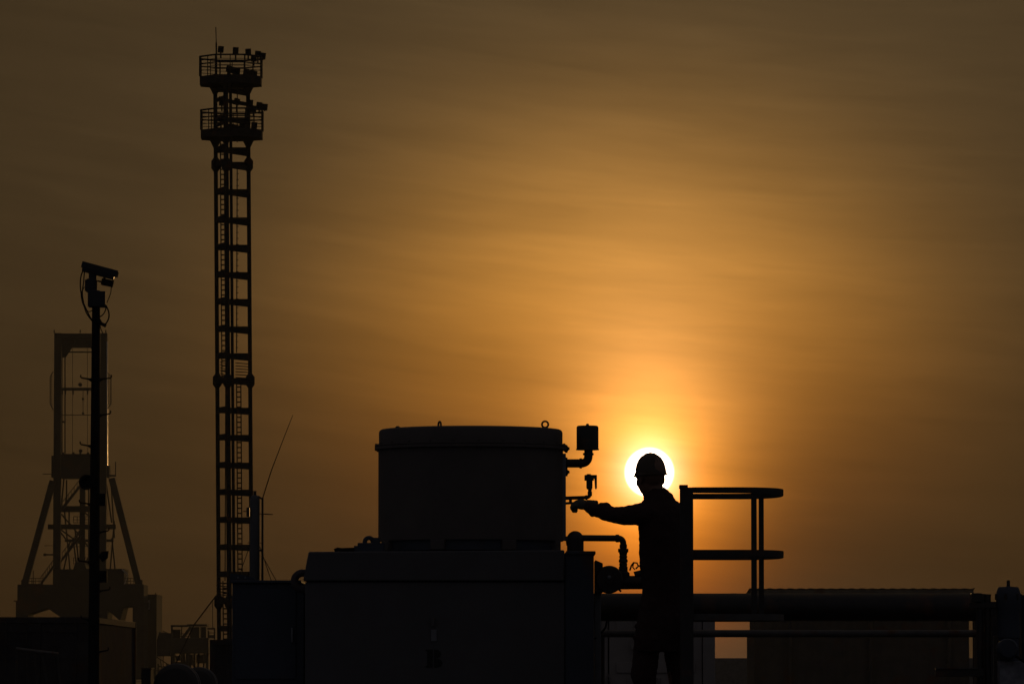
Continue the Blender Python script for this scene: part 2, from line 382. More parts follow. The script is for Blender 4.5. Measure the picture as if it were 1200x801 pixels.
for x0, x1, y in ((33, 50, 684), (86, 104, 612), (86, 104, 640), (86, 104, 660), (146, 160, 684)):
    for q in (0, 3.5, 7): m.strut(C(x0, y-q, -1), C(x1, y-q, -1), 0.11)
    for k in range(5): xx = x0+(x1-x0)*k/4; m.strut(C(xx, y, -1), C(xx, y-7, -1), 0.11)
    m.build('landing_rail', M_CRANE, cr); m = MB()
m.strut(C(39, 684), C(39, 668), 0.16); m.build('lamp_post', M_CRANE, cr)
for x0, x1, y, t in ((52, 62, 639, 0.13), (51, 62, 649.5, 0.5), (52, 62, 580, 0.13), (56, 62, 569, 0.34)): m = MB(); m.strut(C(x0, y), C(x1, y), t*0.6); m.strut(C(x0, y), C(x0+3, y), t); m.build('signal_arm', M_CRANE, cr)
m = MB(); m.pprism([(20.3, 684.3), (63, 684.3), (63, 666.5), (86, 666.5), (88, 658.5), (99, 658.5), (101, 666), (145.3, 666), (145.3, 684.3), (168.4, 684.3), (168.4, 735), (155.4, 735), (155.4, 710.4), (145, 711), (141, 727), (126, 714.5), (126, 735), (72, 735), (70, 722), (55, 711.5), (32.8, 719), (32.8, 735), (20.3, 735)], YC-3, YC+9)
m.build('sill_portal', M_CRANE, cr, 0.03)
m = MB(); m.pbox(16, 703, 20.2, 704.2, YC-3, YC-2); m.pbox(18.5, 704.3, 20.2, 735, YC-3, YC-2); m.build('cable_tray', M_CRANE, cr)
for x0, x1 in ((20.3, 32.8), (155.4, 168.4)):
    m = MB(); m.pbox(x0, 735.02, x1, 780, YC-3, YC+9, z0=0.0); m.build('portal_leg', M_CRANE, cr, 0.03)
m = MB(); m.strut(C(143, 666.5, -3.3), C(149.5, 672.5, -3.3), 0.25); m.strut(C(146, 684, -3.3), C(149.5, 672.5, -3.3), 0.12); m.build('rail_bracket', MATS['bright_pipe'], cr)
# dark slab block beside the crane, half hidden by its leg
YS = 1015.0
o = thing('harbour_block', 'narrow hazy slab building with one square opening, right behind the crane', 'building', gpt(176, 750, YS))
m = MB(); m.pbox(168.9, 697, 183.4, 780, YS, YS+16, z0=0.0); m.build('wall', M_CRANE, o, 0.03)
m = MB(); m.pbox(168.6, 696.0, 183.8, 697.0, YS-0.3, YS+16.2)
m.strut(at(172, 696, YS+1), at(172, 691, YS+1), 0.1); m.strut(at(182.4, 696, YS+1), at(182.4, 694, YS+1), 0.2); m.build('parapet', M_CRANE, o)
m = MB(); m.pbox(169.6, 702.4, 175.6, 713.6, YS-0.25, YS-0.02); f = m.build('window', mat('window_frame_paint', (0.30, 0.25, 0.2), 0.6, 0, 0.1, 1, 0), o)
m = MB(); m.pbox(171.0, 705.0, 174.0, 711.6, YS-0.32, YS-0.26); m.build('pane', M_GLASS, f)

# ------------------------------------------------------------------ low hazy harbour loader
YG = 900.0; sG = S(YG)
o = thing('cargo_loader', 'low hazy dockside loader with a flat canopy and braced legs, left of the tower foot', 'loader', gpt(214, 770, YG))
def G(px, py, dy=0): return at(px, py, YG + dy)
m = MB(); m.pbox(200, 731.8, 220, 733.6, YG, YG+8); m.pbox(219, 730.8, 242.4, 733.0, YG+0.5, YG+8.5); m.build('canopy', M_PORT, o)
for x0, x1 in ((201.5, 211.3), (222.8, 233.6), (236.4, 241.6)):
    m = MB(); m.pbox(x0, 734 + (3 if x0 < 205 else 0), x1, 747, YG+1, YG+5); m.build('cabin', M_PORT, o, 0.05)
for x0, x1 in ((200.3, 202.4), (235.0, 236.2), (212.2, 213.4)): m = MB(); m.pbox(x0, 733.7, x1, 747, YG+0.1, YG+0.7); m.build('canopy_post', M_PORT, o)
m = MB(); m.strut(G(211, 742), G(223, 742), 0.12); m.strut(G(211, 745), G(223, 745), 0.12); m.strut(G(214, 747), G(224, 734), 0.5); m.build('deck_rail', M_PORT, o)
m = MB(); m.pprism([(199.8, 747), (244.4, 746.6), (244.4, 765), (199.8, 765)], YG-1, YG+9); m.build('upper_deck', M_PORT, o, 0.05)
m = MB(); m.pprism([(183.6, 750), (186, 741), (192, 740.5), (201.5, 742.5), (199.7, 767.4), (183.6, 767.4)], YG-0.5, YG+5); m.build('boom_house', M_PORT, o, 0.05)
m = MB(); m.strut(G(186, 741), G(202, 742.5), 0.3); m.strut(G(195, 747), G(200, 752), 0.2); m.strut(G(191, 738.8), G(202, 744), 0.14); m.build('boom_rail', M_PORT, o)
for x0, x1, dy in ((200, 204.5, 0), (212, 215, 6), (217.5, 221, 0), (226.5, 229, 6), (241, 244.4, 0)):
    m = MB(); m.pbox(x0, 765.05, x1, 784, YG+dy, YG+dy+1.2, z0=0.0); m.build('leg', M_PORT, o)
m = MB()
for a in ((181.3, 767.7, 198, 778.5), (177.5, 786.6, 191, 783.4), (183.4, 795, 192, 783), (191.2, 767.5, 191.2, 783), (181, 767.8, 200, 767.8)): m.strut(G(a[0], a[1]), G(a[2], a[3]), 1.0*sG)
m.build('strut', M_PORT, o)
m = MB(); m.pbox(204.6, 768, 212, 769.5, YG, YG+1); m.pbox(230, 766, 241, 776.5, YG+4, YG+8); m.pbox(204.6, 775, 219, 778, YG+1, YG+4); m.pbox(221, 772, 226, 779, YG+1, YG+4); m.build('plant_skid', M_PORT, o)
m = MB(); m.pbox(243.4, 738.5, 245.2, 747, YG+1, YG+1.4); m.strut(G(243, 736), G(252, 736), 0.3); m.strut(G(249.2, 735), G(249.2, 703), 0.12); m.strut(G(251.5, 735), G(251.5, 760), 0.25); m.strut(G(244, 741), G(252, 741), 0.12); m.pbox(245.3, 743.5, 251, 747, YG, YG+3); m.build('mast_frame', M_PORT, o)

# ------------------------------------------------------------------ floodlight tower
YT = 310.0; sT = S(YT)
rnd = random.Random(3)
for k in range(9):
    x = 185 + k*6.6; y0 = 746 if x > 200 else 768; h = rnd.uniform(8, 20); m = MB(); p_ = G(x, y0+20, 3); m.strut((p_.x, p_.y, 0.0), G(x + rnd.uniform(-4, 4), y0+20-h, 3), rnd.uniform(0.15, 0.4)); m.strut(G(x, y0+12, 3), G(x+6, y0+12 + rnd.uniform(-4, 4), 3), 0.15); m.build('pipe_frame', M_PORT, o)
for x, y in ((206, 768), (222, 766), (233, 767)): m = MB(); m.pbox(x, y, x + rnd.uniform(3, 6), y + rnd.uniform(5, 9), YG+2, YG+4); m.build('machine_unit', M_PORT, o, 0.05)
tw = thing('floodlight_tower', 'tall open steel lighting tower with two railed platforms of floodlights', 'lighting tower', gpt(270, 400, YT))
LX = [(254.5, 1.0), (293.0, 1.0), (266.8, -1.1)]                   # photo column and depth of the three legs
def T(px, py, dy=0): return at(px, py, YT + dy)
xT = [T(px, 430, dq).x for px, dq in LX]
def lean(py): return (py - 430) * 0.0105 * sT                              # the mast stands a little out of true
PY0 = 785 + EYE / sT
def legp(i, py): p = T(LX[i][0], py, LX[i][1]); return Vector((xT[i] + lean(py), p.y, p.z))
for i in range(3):
    m = MB(); b_ = legp(i, 98); m.cyl((xT[i] + lean(PY0), b_.y, 0), b_, 0.125 if i != 2 else 0.15, None, 12); m.build('leg', M_TOWER, tw)
levels = [176, 193, 225, 258, 290, 322, 353.5, 385.6, 417, 446, 480.7, 512.5, 545, 576.6, 609, 641, 672.6, 704, 736, 768]
for y in levels + [106, 118, 140, 147]:
    for i, j in ((0, 2), (2, 1), (0, 1)):
        a, b_ = legp(i, y), legp(j, y); b_.z = a.z
        if y in (118, 147) and i == 0 and j == 1: continue
        m = MB(); m.strut(a, b_, 0.33 if y > 150 else 0.22, 0.12, up=Vector((a-b_).cross(Vector((0, 0, 1))))); m.build('brace', M_TOWER, tw)
for y in (193, 446, 705):
    for i in range(3):
        c = legp(i, y); m = MB(); m.lathe(c, [(0.13, -0.42), (0.27, -0.22), (0.27, 0.22), (0.13, 0.42)], 12); m.build('leg_flange', M_TOWER, tw)
m = MB(); b_ = T(273, 98, -0.6); x_ = T(273, 430).x; b_.x = x_ + lean(98); m.cyl((x_ + lean(PY0), b_.y, 0), b_, 0.09, None, 10); m.build('conduit', M_TOWER, tw)
def ladder(px, y0, y1, dy, wpx=5.0):
    m = MB(); z0 = T(px, y1, dy).z; z1 = T(px, y0, dy).z; xc = T(px, 430, dy).x; w = wpx*sT; Y = YT+dy; X_ = lambda z: xc + lean(430 - (z - T(px, 430, dy).z)/sT)
    for s_ in (-1, 1): m.strut((X_(z0) + s_*w/2, Y, z0), (X_(z1) + s_*w/2, Y, z1), 0.065)
    k = 0
    while z0 + 0.3*k < z1: m.strut((X_(z0+0.3*k) - w/2, Y, z0+0.3*k), (X_(z0+0.3*k) + w/2, Y, z0+0.3*k), 0.075, 0.03); k += 1
    m.build('ladder', M_TOWER, tw)
ladder(262.5, 166, 446, 0.4); ladder(279.6, 446, 690, 0.4); ladder(262.0, 680, 784, 0.2, 5)
m = MB()
for px, y0, y1 in ((277.2, 196, 412), (264.6, 446, 680), (277, 100, 165)): m.strut((T(px, 430, 0.8).x, YT+0.8, T(px, y1).z), (T(px, 430, 0.8).x, YT+0.8, T(px, y0).z), 0.06)
for y0 in (196, 225, 258, 290, 322, 353, 386): 
    for q in range(4): z = T(277, y0 + 6 + q*7).z; m.strut((T(275.4, 430).x, YT+0.8, z), (T(278.4, 430).x, YT+0.8, z), 0.04)
m.build('cable_run', M_TOWER, tw)
m = MB()                                                               # small rest stages with cage hoops
for ya in (424, 682):
    for q in range(6):
        z = T(272, ya + q*3.4).z; x0, x1 = (xT[0], T(266, 430).x) if ya > 600 else (T(275, 430).x, xT[1])
        m.strut((x0, YT+0.9, z), (x1, YT+0.9, z - 0.06), 0.05)
        m.strut((T(258, 430).x, YT-0.4, z), (T(265, 430).x, YT-0.4, z-0.1), 0.04)
m.build('rest_stage', M_TOWER, tw)
def stage(yd, rail_py, x0, x1, with_posts):
    Yc = YT; xa, xb = T(x0, yd).x, T(x1, yd).x; rx = (xb-xa)/2; xc = (xa+xb)/2; ry = 1.55
    zt = T(270, yd).z; th = 0.5
    hexp = [(xc - rx, Yc + ry*0.5), (xc - rx, Yc - ry*0.3), (xc - rx*0.45, Yc - ry), (xc + rx*0.5, Yc - ry), (xc + rx, Yc - ry*0.35), (xc + rx, Yc + ry*0.5), (xc + rx*0.4, Yc + ry), (xc - rx*0.4, Yc + ry)]
    m = MB()
    a = [m.b.verts.new((x, y, zt-th)) for x, y in hexp]; b_ = [m.b.verts.new((x, y, zt)) for x, y in hexp]
    m.face(a[::-1]); m.face(b_)
    for i in range(8): j = (i+1) % 8; m.face([a[i], a[j], b_[j], b_[i]])
    m.build('platform', M_TOWER, tw)
    h = T(270, rail_py).z - zt
    m = MB()
    for hh in (h, h*0.62): m.tube([(x, y, zt+hh) for x, y in hexp], 0.055 if hh == h else 0.04, 6, True)
    for hh in (h*0.28, h*0.45, h*0.8): m.tube([(x, y, zt+hh) for x, y in hexp], 0.018, 5, True)
    for i in range(8):
        j = (i+1) % 8
        for t in (0, 0.5): x = hexp[i][0]*(1-t)+hexp[j][0]*t; y = hexp[i][1]*(1-t)+hexp[j][1]*t; m.strut((x, y, zt), (x, y, zt+h), 0.085 if t == 0 else 0.05)
    m.build('guard_rail', M_TOWER, tw)
    for i in range(3):
        c = legp(i, yd); m = MB(); m.lathe((c.x, c.y, zt-th), [(0.13, -0.42), (0.27, -0.12), (0.34, -0.002)], 10); m.build('gusset', M_TOWER, tw)
    return zt, h
z1, h1 = stage(90.5, 67.5, 234.6, 306.2, True)
z2, h2 = stage(153, 130, 235.8, 307.4, True)
def flood(px, py, tilt, dy, w=0.34, hgt=0.36, post=0.0):
    c = T(px, py, dy); M = Matrix.Translation(c) @ Matrix.Rotation(tilt, 4, 'Y') @ Matrix.Rotation(R(18), 4, 'X')
    m = MB(); m.box(-w/2, -0.14, -hgt/2, w/2, 0.12, hgt/2, M); m.box(-w*0.38, 0.121, -hgt*0.3, w*0.38, 0.2, hgt*0.3, M)
    f = m.build('floodlight', M_BLACK, tw, 0.01)
    m = MB(); m.box(-w*0.42, -0.148, -hgt*0.42, w*0.42, -0.141, hgt*0.42, M); m.build('lamp_glass', M_GLASS, f)
    if post:
        m = MB(); m.strut(c - Vector((0, 0, hgt*0.4)), c - Vector((0, 0, hgt*0.4 + post)), 0.09); m.build('bracket', M_TOWER, f)
for px, py, t, dy, p_ in ((258.8, 58, 0.1, 1.2, .4), (276.2, 59.3, 0.05, 1.4, .4), (290.9, 61, -0.05, 1.2, .4), (302.2, 63.6, 0.1, 0.8, .4), (308.0, 65.8, 0.15, 0.5, .1), (297.4, 68.4, 0.0, -0.9, .3),
                       (268.5, 81, 0.2, -0.6, .3), (274.0, 82.5, 0.2, -0.7, .3), (278, 83.5, 0.1, -0.4, .3), (288.5, 85, 0.1, -0.6, .3), (293.5, 86.0, -0.1, -0.5, .3), (298, 87, 0.1, -0.3, .3),
                       (277.4, 119.2, 0.25, 0.9, .5), (293.2, 120.8, 0.1, 0.8, .5), (303.8, 123.6, 0.15, 0.6, .3), (310.2, 125.6, 0.1, 0.4, .1), (297.0, 127.6, 0.1, -0.8, .3), (260.0, 117.5, 0.0, -0.3, .5),
                       (284, 148, 0.1, -0.5, .2), (298, 147, 0.1, -0.2, .2)):
    flood(px, py, t, dy, post=p_)
m = MB(); m.strut(T(253.9, 98, 0.9), T(253.4, 50, 0.9), 0.09); m.strut(T(253.4, 50, 0.9), T(252.9, 32, 0.9), 0.05); m.build('lightning_rod', M_TOWER, tw)
m = MB(); m.pbox(256.5, 113, 262, 123, YT-0.2, YT+0.3); m.pbox(266, 84, 270, 89, YT, YT+0.4); m.build('junction_box', M_BLACK, tw)
m = MB(); m.strut(T(253.6, 697, 1), T(227.5, 731.5, 1), 0.07); e_ = T(200, 768, 1); m.strut(T(227.5, 731.5, 1), (T(186.5, 786, 1).x, YT+1, 0.02), 0.07); m.build('guy_wire', M_TOWER, tw)

# ------------------------------------------------------------------ containers and low things on the left
def container(name, label, cat, x0, x1, Y0, Y1, H, mt, group=None, z=0.0, doors=True):
    o = thing(name, label, cat, ((x0+x1)/2, Y0, z), group)
    fr = 0.14
    m = MB()
    for x in (x0, x1-fr):
        for y in (Y0, Y1-fr): m.box(x, y, z, x+fr, y+fr, z+H)
    for zz in (z, z+H-fr):
        for y in (Y0+0.01, Y1-fr+0.0): m.box(x0+fr, y, zz+0.001, x1-fr, y+fr-0.012, zz+fr-0.001)
        for x in (x0+0.006, x1-fr+0.006): m.box(x, Y0+fr, zz+0.001, x+fr-0.012, Y1-fr, zz+fr-0.001)
    m.build('frame', mt, o, 0.008)
    m = MB(); m.corr((x1-0.03, Y0+fr), (x1-0.03, Y1-fr), z+fr, z+H-fr, inward=(-1, 0)); m.corr((x0+0.03, Y1-fr), (x0+0.03, Y0+fr), z+fr, z+H-fr, inward=(1, 0))
    m.corr((x1-fr, Y1-0.03), (x0+fr, Y1-0.03), z+fr, z+H-fr, inward=(0, -1))
    if not doors: m.corr((x0+fr, Y0+0.03), (x1-fr, Y0+0.03), z+fr, z+H-fr, inward=(0, 1))
    m.build('side_wall', mt, o)
    m = MB(); m.box(x0+fr, Y0+fr, z+H-0.03, x1-fr, Y1-fr, z+H-0.012); m.build('roof', mt, o)
    if doors:
        xm = (x0+x1)/2
        for a, b_ in ((x0+fr+0.01, xm-0.008), (xm+0.008, x1-fr-0.01)):
            m = MB(); m.box(a, Y0+0.03, z+fr+0.01, b_, Y0+0.08, z+H-fr-0.01)
            for q in range(5): zz = z+fr+0.1+q*(H-2*fr-0.3)/4; m.box(a+0.08, Y0+0.012, zz, b_-0.08, Y0+0.029, zz+0.12)
            dd = m.build('door', mt, o, 0.004)
            for t in (0.28, 0.72):
                xx = a + (b_-a)*t; m = MB(); m.cyl((xx, Y0-0.005, z+0.06), (xx, Y0-0.005, z+H-0.06), 0.017, None, 8)
                for q in (0.25, 0.5, 0.78): m.box(xx-0.05, Y0-0.03, z+H*q, xx+0.05, Y0+0.011, z+H*q+0.06)
                m.build('locking_bar', mt, dd)
    return o
x1 = at(113, 760, 115).x
container('shipping_container', 'dark shipping container behind the camera pole foot, at the left edge', 'container', x1-2.44, x1, 115, 127.19, 2.87, M_CONT, 'dark containers along the yard')
x0 = at(245.8, 775, 132).x
container('shipping_container', 'dark ribbed container just right of the lighting tower foot, half behind the cabinet', 'container', x0, x0+2.44, 132, 138.06, 2.475, M_CONT, 'dark containers along the yard', doors=False)
o = thing('equipment_box', 'small dark lidded box on the ground between container and round tank', 'box', gpt(171, 790, 122))
m = MB(); m.pbox(165.6, 783.6, 176.6, 800, 122, 123, z0=0.0); m.build('body', M_CONT, o, 0.01)
m = MB(); m.pbox(165.0, 781.8, 177.2, 783.5, 121.96, 123.04); m.build('lid', M_CONT, o, 0.005)
for nm, lb, pc, top, rr, Y, ln in (('storage_tank', 'round topped dark tank with strap bands, left of the tower foot', 208, 777.3, 0.5, 118, 1.6), ('storage_tank', 'smaller dark strapped tank tucked behind the round tank by the tower foot', 234, 781.5, 0.40, 122, 1.2)):
    p = at(pc, top, Y); zc = p.z - rr
    o = thing(nm, lb, 'tank', (p.x, Y, 0))
    m = MB(); m.lathe((p.x, Y, zc), [(rr*0.3, -0.02-ln/2), (rr*0.8, 0.05-ln/2), (rr, 0.2-ln/2), (rr, ln/2-0.2), (rr*0.8, ln/2-0.05), (rr*0.3, ln/2)], 36, 'Y'); m.build('shell', M_TARP, o)
    for q in (-0.25, 0.2): m = MB(); m.lathe((p.x, Y, zc), [(rr-0.01, ln*q-0.03), (rr+0.012, ln*q-0.03), (rr+0.012, ln*q+0.03), (rr-0.01, ln*q+0.03)], 36, 'Y'); m.build('strap', M_STEEL, o)
    for q in (-0.3, 0.3): m = MB(); m.box(p.x-rr*0.8, Y+ln*q-0.06, 0, p.x+rr*0.8, Y+ln*q+0.06, zc-rr*0.55); m.build('saddle', M_CONC, o)
YH = 85.0
o = thing('handrail', 'thin handrail with slanting balusters in front of the left container', 'handrail', gpt(45, 790, YH))
m = MB(); m.tube([at(18.5, 759.5, YH), at(45, 763, YH), at(68, 765.5, YH)], 0.028, 8); m.build('top_rail', M_RAIL2, o)
for a in ((19.5, 760, 19.5), (32, 761.5, 33), (40, 762.5, 47), (49, 763.5, 61), (67, 765.5, 74)):
    t = at(a[0], a[1], YH); b_ = at(a[2], 785, YH); e = b_ + (b_-t)*((b_.z-0.0)/max(t.z-b_.z, .05)); e = Vector((b_.x + (b_.x-t.x)*1.0, YH, 0.0))
    m = MB(); m.tube([t, e], 0.016, 6); m.build('baluster', M_RAIL, o)

# ------------------------------------------------------------------ camera pole
YP = 68.0; sP = S(YP)
o = thing('camera_pole', 'tall dark pole with step rungs, a horn and a tilted security camera on top', 'camera pole', gpt(110, 790, YP))
def Q(px, py, dy=0): return at(px, py, YP + dy)
pt = Q(112.6, 352); pb = Vector((Q(109.5, 760).x, YP, 0)); xm = (pt.x+pb.x)/2
m = MB(); m.tube([(xm-0.008, YP, 0), (xm, YP, 1.7), pt], [0.078, 0.075, 0.052], 20); m.build('pole', M_BLACK, o)
m = MB(); m.lathe((xm, YP, 0), [(0.2, 0), (0.2, 0.03), (0.085, 0.031), (0.082, 0.25)], 20); m.build('base_plate', M_BLACK, o)
def poleX(py): p = Q(112, py); t = p.z/pt.z; return pb.x*(1-t) + pt.x*t
for x, y in ((94.6, 443), (130.7, 443), (129.6, 485), (94.0, 521), (127.6, 622), (93, 589), (92, 657), (128.6, 691), (127, 762), (95, 724.6)):
    tip = Q(x, y); c = Vector((poleX(y), YP, tip.z - 0.01)); s_ = 1 if tip.x > c.x else -1
    m = MB(); m.tube([c, c + Vector((s_*0.09, 0, -0.0)), Vector((tip.x - s_*0.012, YP, tip.z+0.005)), Vector((tip.x, YP, tip.z+0.018)), Vector((tip.x, YP, tip.z+0.045))], [0.016, 0.011, 0.009, 0.009, 0.009], 8)
    m.tube([c + Vector((0, 0, -0.06)), c + Vector((s_*0.085, 0, -0.005))], 0.012, 6)
    m.build('step_rung', M_BLACK, o)
m = MB(); c = Q(102, 565, -0.1); m.lathe(c, [(0.03, 0.12), (0.05, 0.02), (0.098, -0.09), (0.1, -0.1), (0.085, -0.1), (0.02, -0.02)], 24, 'Y'); m.strut(c, Vector((poleX(565), YP, c.z)), 0.03); m.build('horn_speaker', M_BLACK, o)
m = MB(); m.pbox(115, 578, 123.5, 592, YP-0.05, YP+0.06); m.build('terminal_box', M_BLACK, o, 0.006)
m = MB(); m.pbox(114, 668, 125, 682, YP-0.05, YP+0.08); m.build('terminal_box', M_BLACK, o, 0.006)
m = MB(); m.pprism([(115, 652), (119, 646), (127, 645), (126, 653), (120, 658)], YP-0.05, YP+0.05); m.build('lamp_bracket', M_BLACK, o)
m = MB(); m.pbox(102.8, 341, 123.2, 359, YP-0.12, YP+0.12); m.pbox(101, 340, 117, 342, YP-0.1, YP+0.1); bx = m.build('cable_box', M_CAM, o, 0.008)
m = MB(); c0 = Q(107, 341); m.lathe((c0.x, YP, c0.z), [(0.07, -0.01), (0.075, 0.02), (0.075, 0.14), (0.06, 0.16), (0.035, 0.165), (0.035, 0.27)], 20); m.pbox(99.4, 327.5, 106.5, 340.5, YP-0.06, YP+0.06); m.pbox(105.5, 318, 113, 329, YP-0.05, YP+0.05); m.build('pan_tilt_head', M_CAM, o, 0.006)
ax = (Q(139, 320.5) - Q(96.6, 309)).normalized(); tl = math.atan2(ax.z, ax.x); cc = Q(117, 316.5); L = (Q(138.5, 320.5) - Q(96.6, 309)).length
Mh = Matrix.Translation(cc) @ Matrix.Rotation(-tl, 4, 'Y')
m = MB(); m.box(-L*0.46, -0.065, -0.075, L*0.42, 0.065, 0.035, Mh); hs = m.build('camera_housing', M_CAM, o, 0.012)
m = MB(); m.box(-L*0.5, -0.08, 0.036, L*0.5, 0.08, 0.052, Mh); m.box(-L*0.5, -0.08, -0.03, L*0.5, -0.068, 0.0355, Mh); m.box(-L*0.5, 0.068, -0.03, L*0.5, 0.08, 0.0355, Mh); m.build('sunshield', M_CAM, hs, 0.003)
m = MB(); m.cyl(Mh @ Vector((L*0.42, 0, -0.02)), Mh @ Vector((L*0.425, 0, -0.02)), 0.05, None, 20); m.build('lens', M_GLASS, hs)
c2 = Q(125.4, 330.4); Ml = Matrix.Translation(c2) @ Matrix.Rotation(R(12), 4, 'Y')
m = MB(); m.box(-0.07, -0.06, -0.05, 0.065, 0.06, 0.035, Ml); m.cyl(Ml @ Vector((0.062, 0, -0.005)), Ml @ Vector((0.085, 0, -0.005)), 0.045, 0.05, 16); m.strut(c2 + Vector((-.03, 0, .03)), Q(122, 323), 0.03); m.strut(Q(114, 329), Q(121, 330.5), 0.022); m.build('infrared_lamp', M_BLACK, o, 0.006)
m = MB()
def cable(px, r=0.007, dy=0.05):
    P_ = [Q(x, y, dy) for x, y in px]; out = []
    for i in range(len(P_)-1):
        a, b_, c_, d_ = P_[max(i-1, 0)], P_[i], P_[i+1], P_[min(i+2, len(P_)-1)]
        for t in (0, .25, .5, .75):
            out.append(0.5*((2*b_) + (c_-a)*t + (2*a-5*b_+4*c_-d_)*t*t + (3*b_-a-3*c_+d_)*t**3))
    out.append(P_[-1]); m.tube(out, r, 6)
cable([(98, 315), (94.6, 325), (94.3, 338), (97, 352), (101, 362), (106, 372), (109, 377)], 0.009)
cable([(99, 316), (98, 330), (96.5, 342), (97.5, 352), (101, 366), (108, 376)], 0.008, -0.05)
cable([(99, 336), (95, 345), (98, 358), (104, 365), (110, 362)], 0.006, -0.08)
cable([(122, 354), (127, 364), (127.5, 372), (124, 379), (120, 379), (117, 374)], 0.010)
cable([(123, 357), (124, 362), (121, 368), (116.5, 371.5)], 0.008, -0.06)
cable([(133.5, 324), (130.5, 336), (129.5, 344), (125, 355)], 0.006)
cable([(117, 380), (118.5, 386), (120.5, 390)], 0.006)
m.build('cable', M_BLACK, o)
m = MB(); Mp = Matrix.Translation(Q(120.6, 380)) @ Matrix.Rotation(R(25), 4, 'Y'); m.box(-0.045, -0.03, -0.022, 0.045, 0.03, 0.022, Mp); m.build('cable_plug', M_BLACK, o, 0.006)

# ------------------------------------------------------------------ background on the right
YB = 400.0; kB = YB / 110.0
o = thing('storage_shed', 'long low shed with a corrugated roof edge, behind the thick pipe on the right', 'shed', gpt(1000, 780, YB))
xa, xb = at(884, 720, YB).x, at(1135.5, 720, YB).x; zr = at(1000, 689.2, YB).z; YBb = YB + 8
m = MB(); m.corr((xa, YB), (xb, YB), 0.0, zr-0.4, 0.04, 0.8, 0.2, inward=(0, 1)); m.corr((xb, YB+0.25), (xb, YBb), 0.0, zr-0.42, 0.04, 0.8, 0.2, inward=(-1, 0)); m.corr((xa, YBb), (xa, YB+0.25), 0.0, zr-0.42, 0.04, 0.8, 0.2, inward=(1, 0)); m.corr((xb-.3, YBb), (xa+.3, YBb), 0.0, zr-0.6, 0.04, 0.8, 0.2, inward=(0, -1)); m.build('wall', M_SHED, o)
m = MB(); n_ = 280; x0, x1_ = xa-0.4, xb+0.4; rows_ = []
jit = [random.uniform(0.75, 1.2) for _ in range(60)]
for yy, dz in ((YB-0.8, 0), (YBb+0.8, -0.5)):
    ra, rb = [], []
    for i in range(n_+1):
        x = x0 + (x1_-x0)*i/n_; z = zr + 0.028*jit[int(i/10) % 60]*math.cos(2*math.pi*(x-x0)/0.78) + dz
        ra.append(m.b.verts.new((x, yy, z))); rb.append(m.b.verts.new((x, yy, z-0.03)))
    rows_.append((ra, rb))
(a0, b0), (a1, b1) = rows_
for i in range(n_):
    m.face([a0[i], a0[i+1], a1[i+1], a1[i]]); m.face([b0[i], b1[i], b1[i+1], b0[i+1]]); m.face([a0[i], b0[i], b0[i+1], a0[i+1]]); m.face([a1[i], a1[i+1], b1[i+1], b1[i]])
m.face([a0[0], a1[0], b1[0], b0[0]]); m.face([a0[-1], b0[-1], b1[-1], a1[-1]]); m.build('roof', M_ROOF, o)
m = MB(); m.box(x0+0.1, YB-0.75, zr-0.62, x1_-0.1, YB-0.05, zr-0.1); m.build('gutter', M_ROOF, o, 0.03)
m = MB(); m.pbox(875.8, 745.5, 883.6, 760, YB-1.0, YB-0.1, z0=0.0); m.build('annex', M_SHED, o, 0.03)
for px in (925, 1020, 1112): m = MB(); xx = at(px, 740, YB).x; m.cyl((xx, YB-0.25, 0), (xx, YB-0.25, zr-0.63), 0.16, None, 10); m.build('downpipe', M_SHED, o)
Y6 = 60.0
x1_ = at(838, 750, Y6).x; zt6 = at(780, 704, Y6).z
o = container('shipping_container', 'pale container end with faint lettering, behind the worker and the handrail', 'container', x1_-2.44, x1_, Y6, Y6+6.06, zt6, M_CONT2)
def word(txt, px, py, Y, h, mt, name, parent, squash=1.0):
    cu = bpy.data.curves.new(name, 'FONT'); cu.body = txt; cu.size = h/0.72; cu.extrude = 0.0015
    tmp = bpy.data.objects.new(name, cu); COL.objects.link(tmp); bpy.context.view_layer.update()
    me = bpy.data.meshes.new_from_object(tmp.evaluated_get(bpy.context.evaluated_depsgraph_get())); bpy.data.objects.remove(tmp)
    p = at(px, py, Y); off = Vector((0, 0, 0)); q = parent
    while q: off += q.location; q = q.parent
    me.transform(Matrix.Translation(p-off) @ Matrix.Rotation(math.pi/2, 4, 'X') @ Matrix.Diagonal((squash, 1, 1, 1)))
    me.materials.clear(); me.materials.append(mt); ob = bpy.data.objects.new(name, me); COL.objects.link(ob); ob.parent = parent; return ob
M_FAINT = mat('faded_lettering', (0.20, 0.175, 0.165), 0.8, 0, 0.3, 8, 0)
for t, px, py, h in (('A', 706.5, 801, 13), ('J', 733, 801, 8), ('RI', 766, 801, 8)): word(t, px, py, Y6+0.009, h*S(Y6), M_FAINT, 'lettering', o)
o = tag(MB().pbox(780, 770.5, 1148, 800, 430, 430.4, z0=0.0).build('concrete_wall', M_CONC, None, 0.03), 'low dark wall seen in the bottom of the bright gap left of the shed', 'wall')
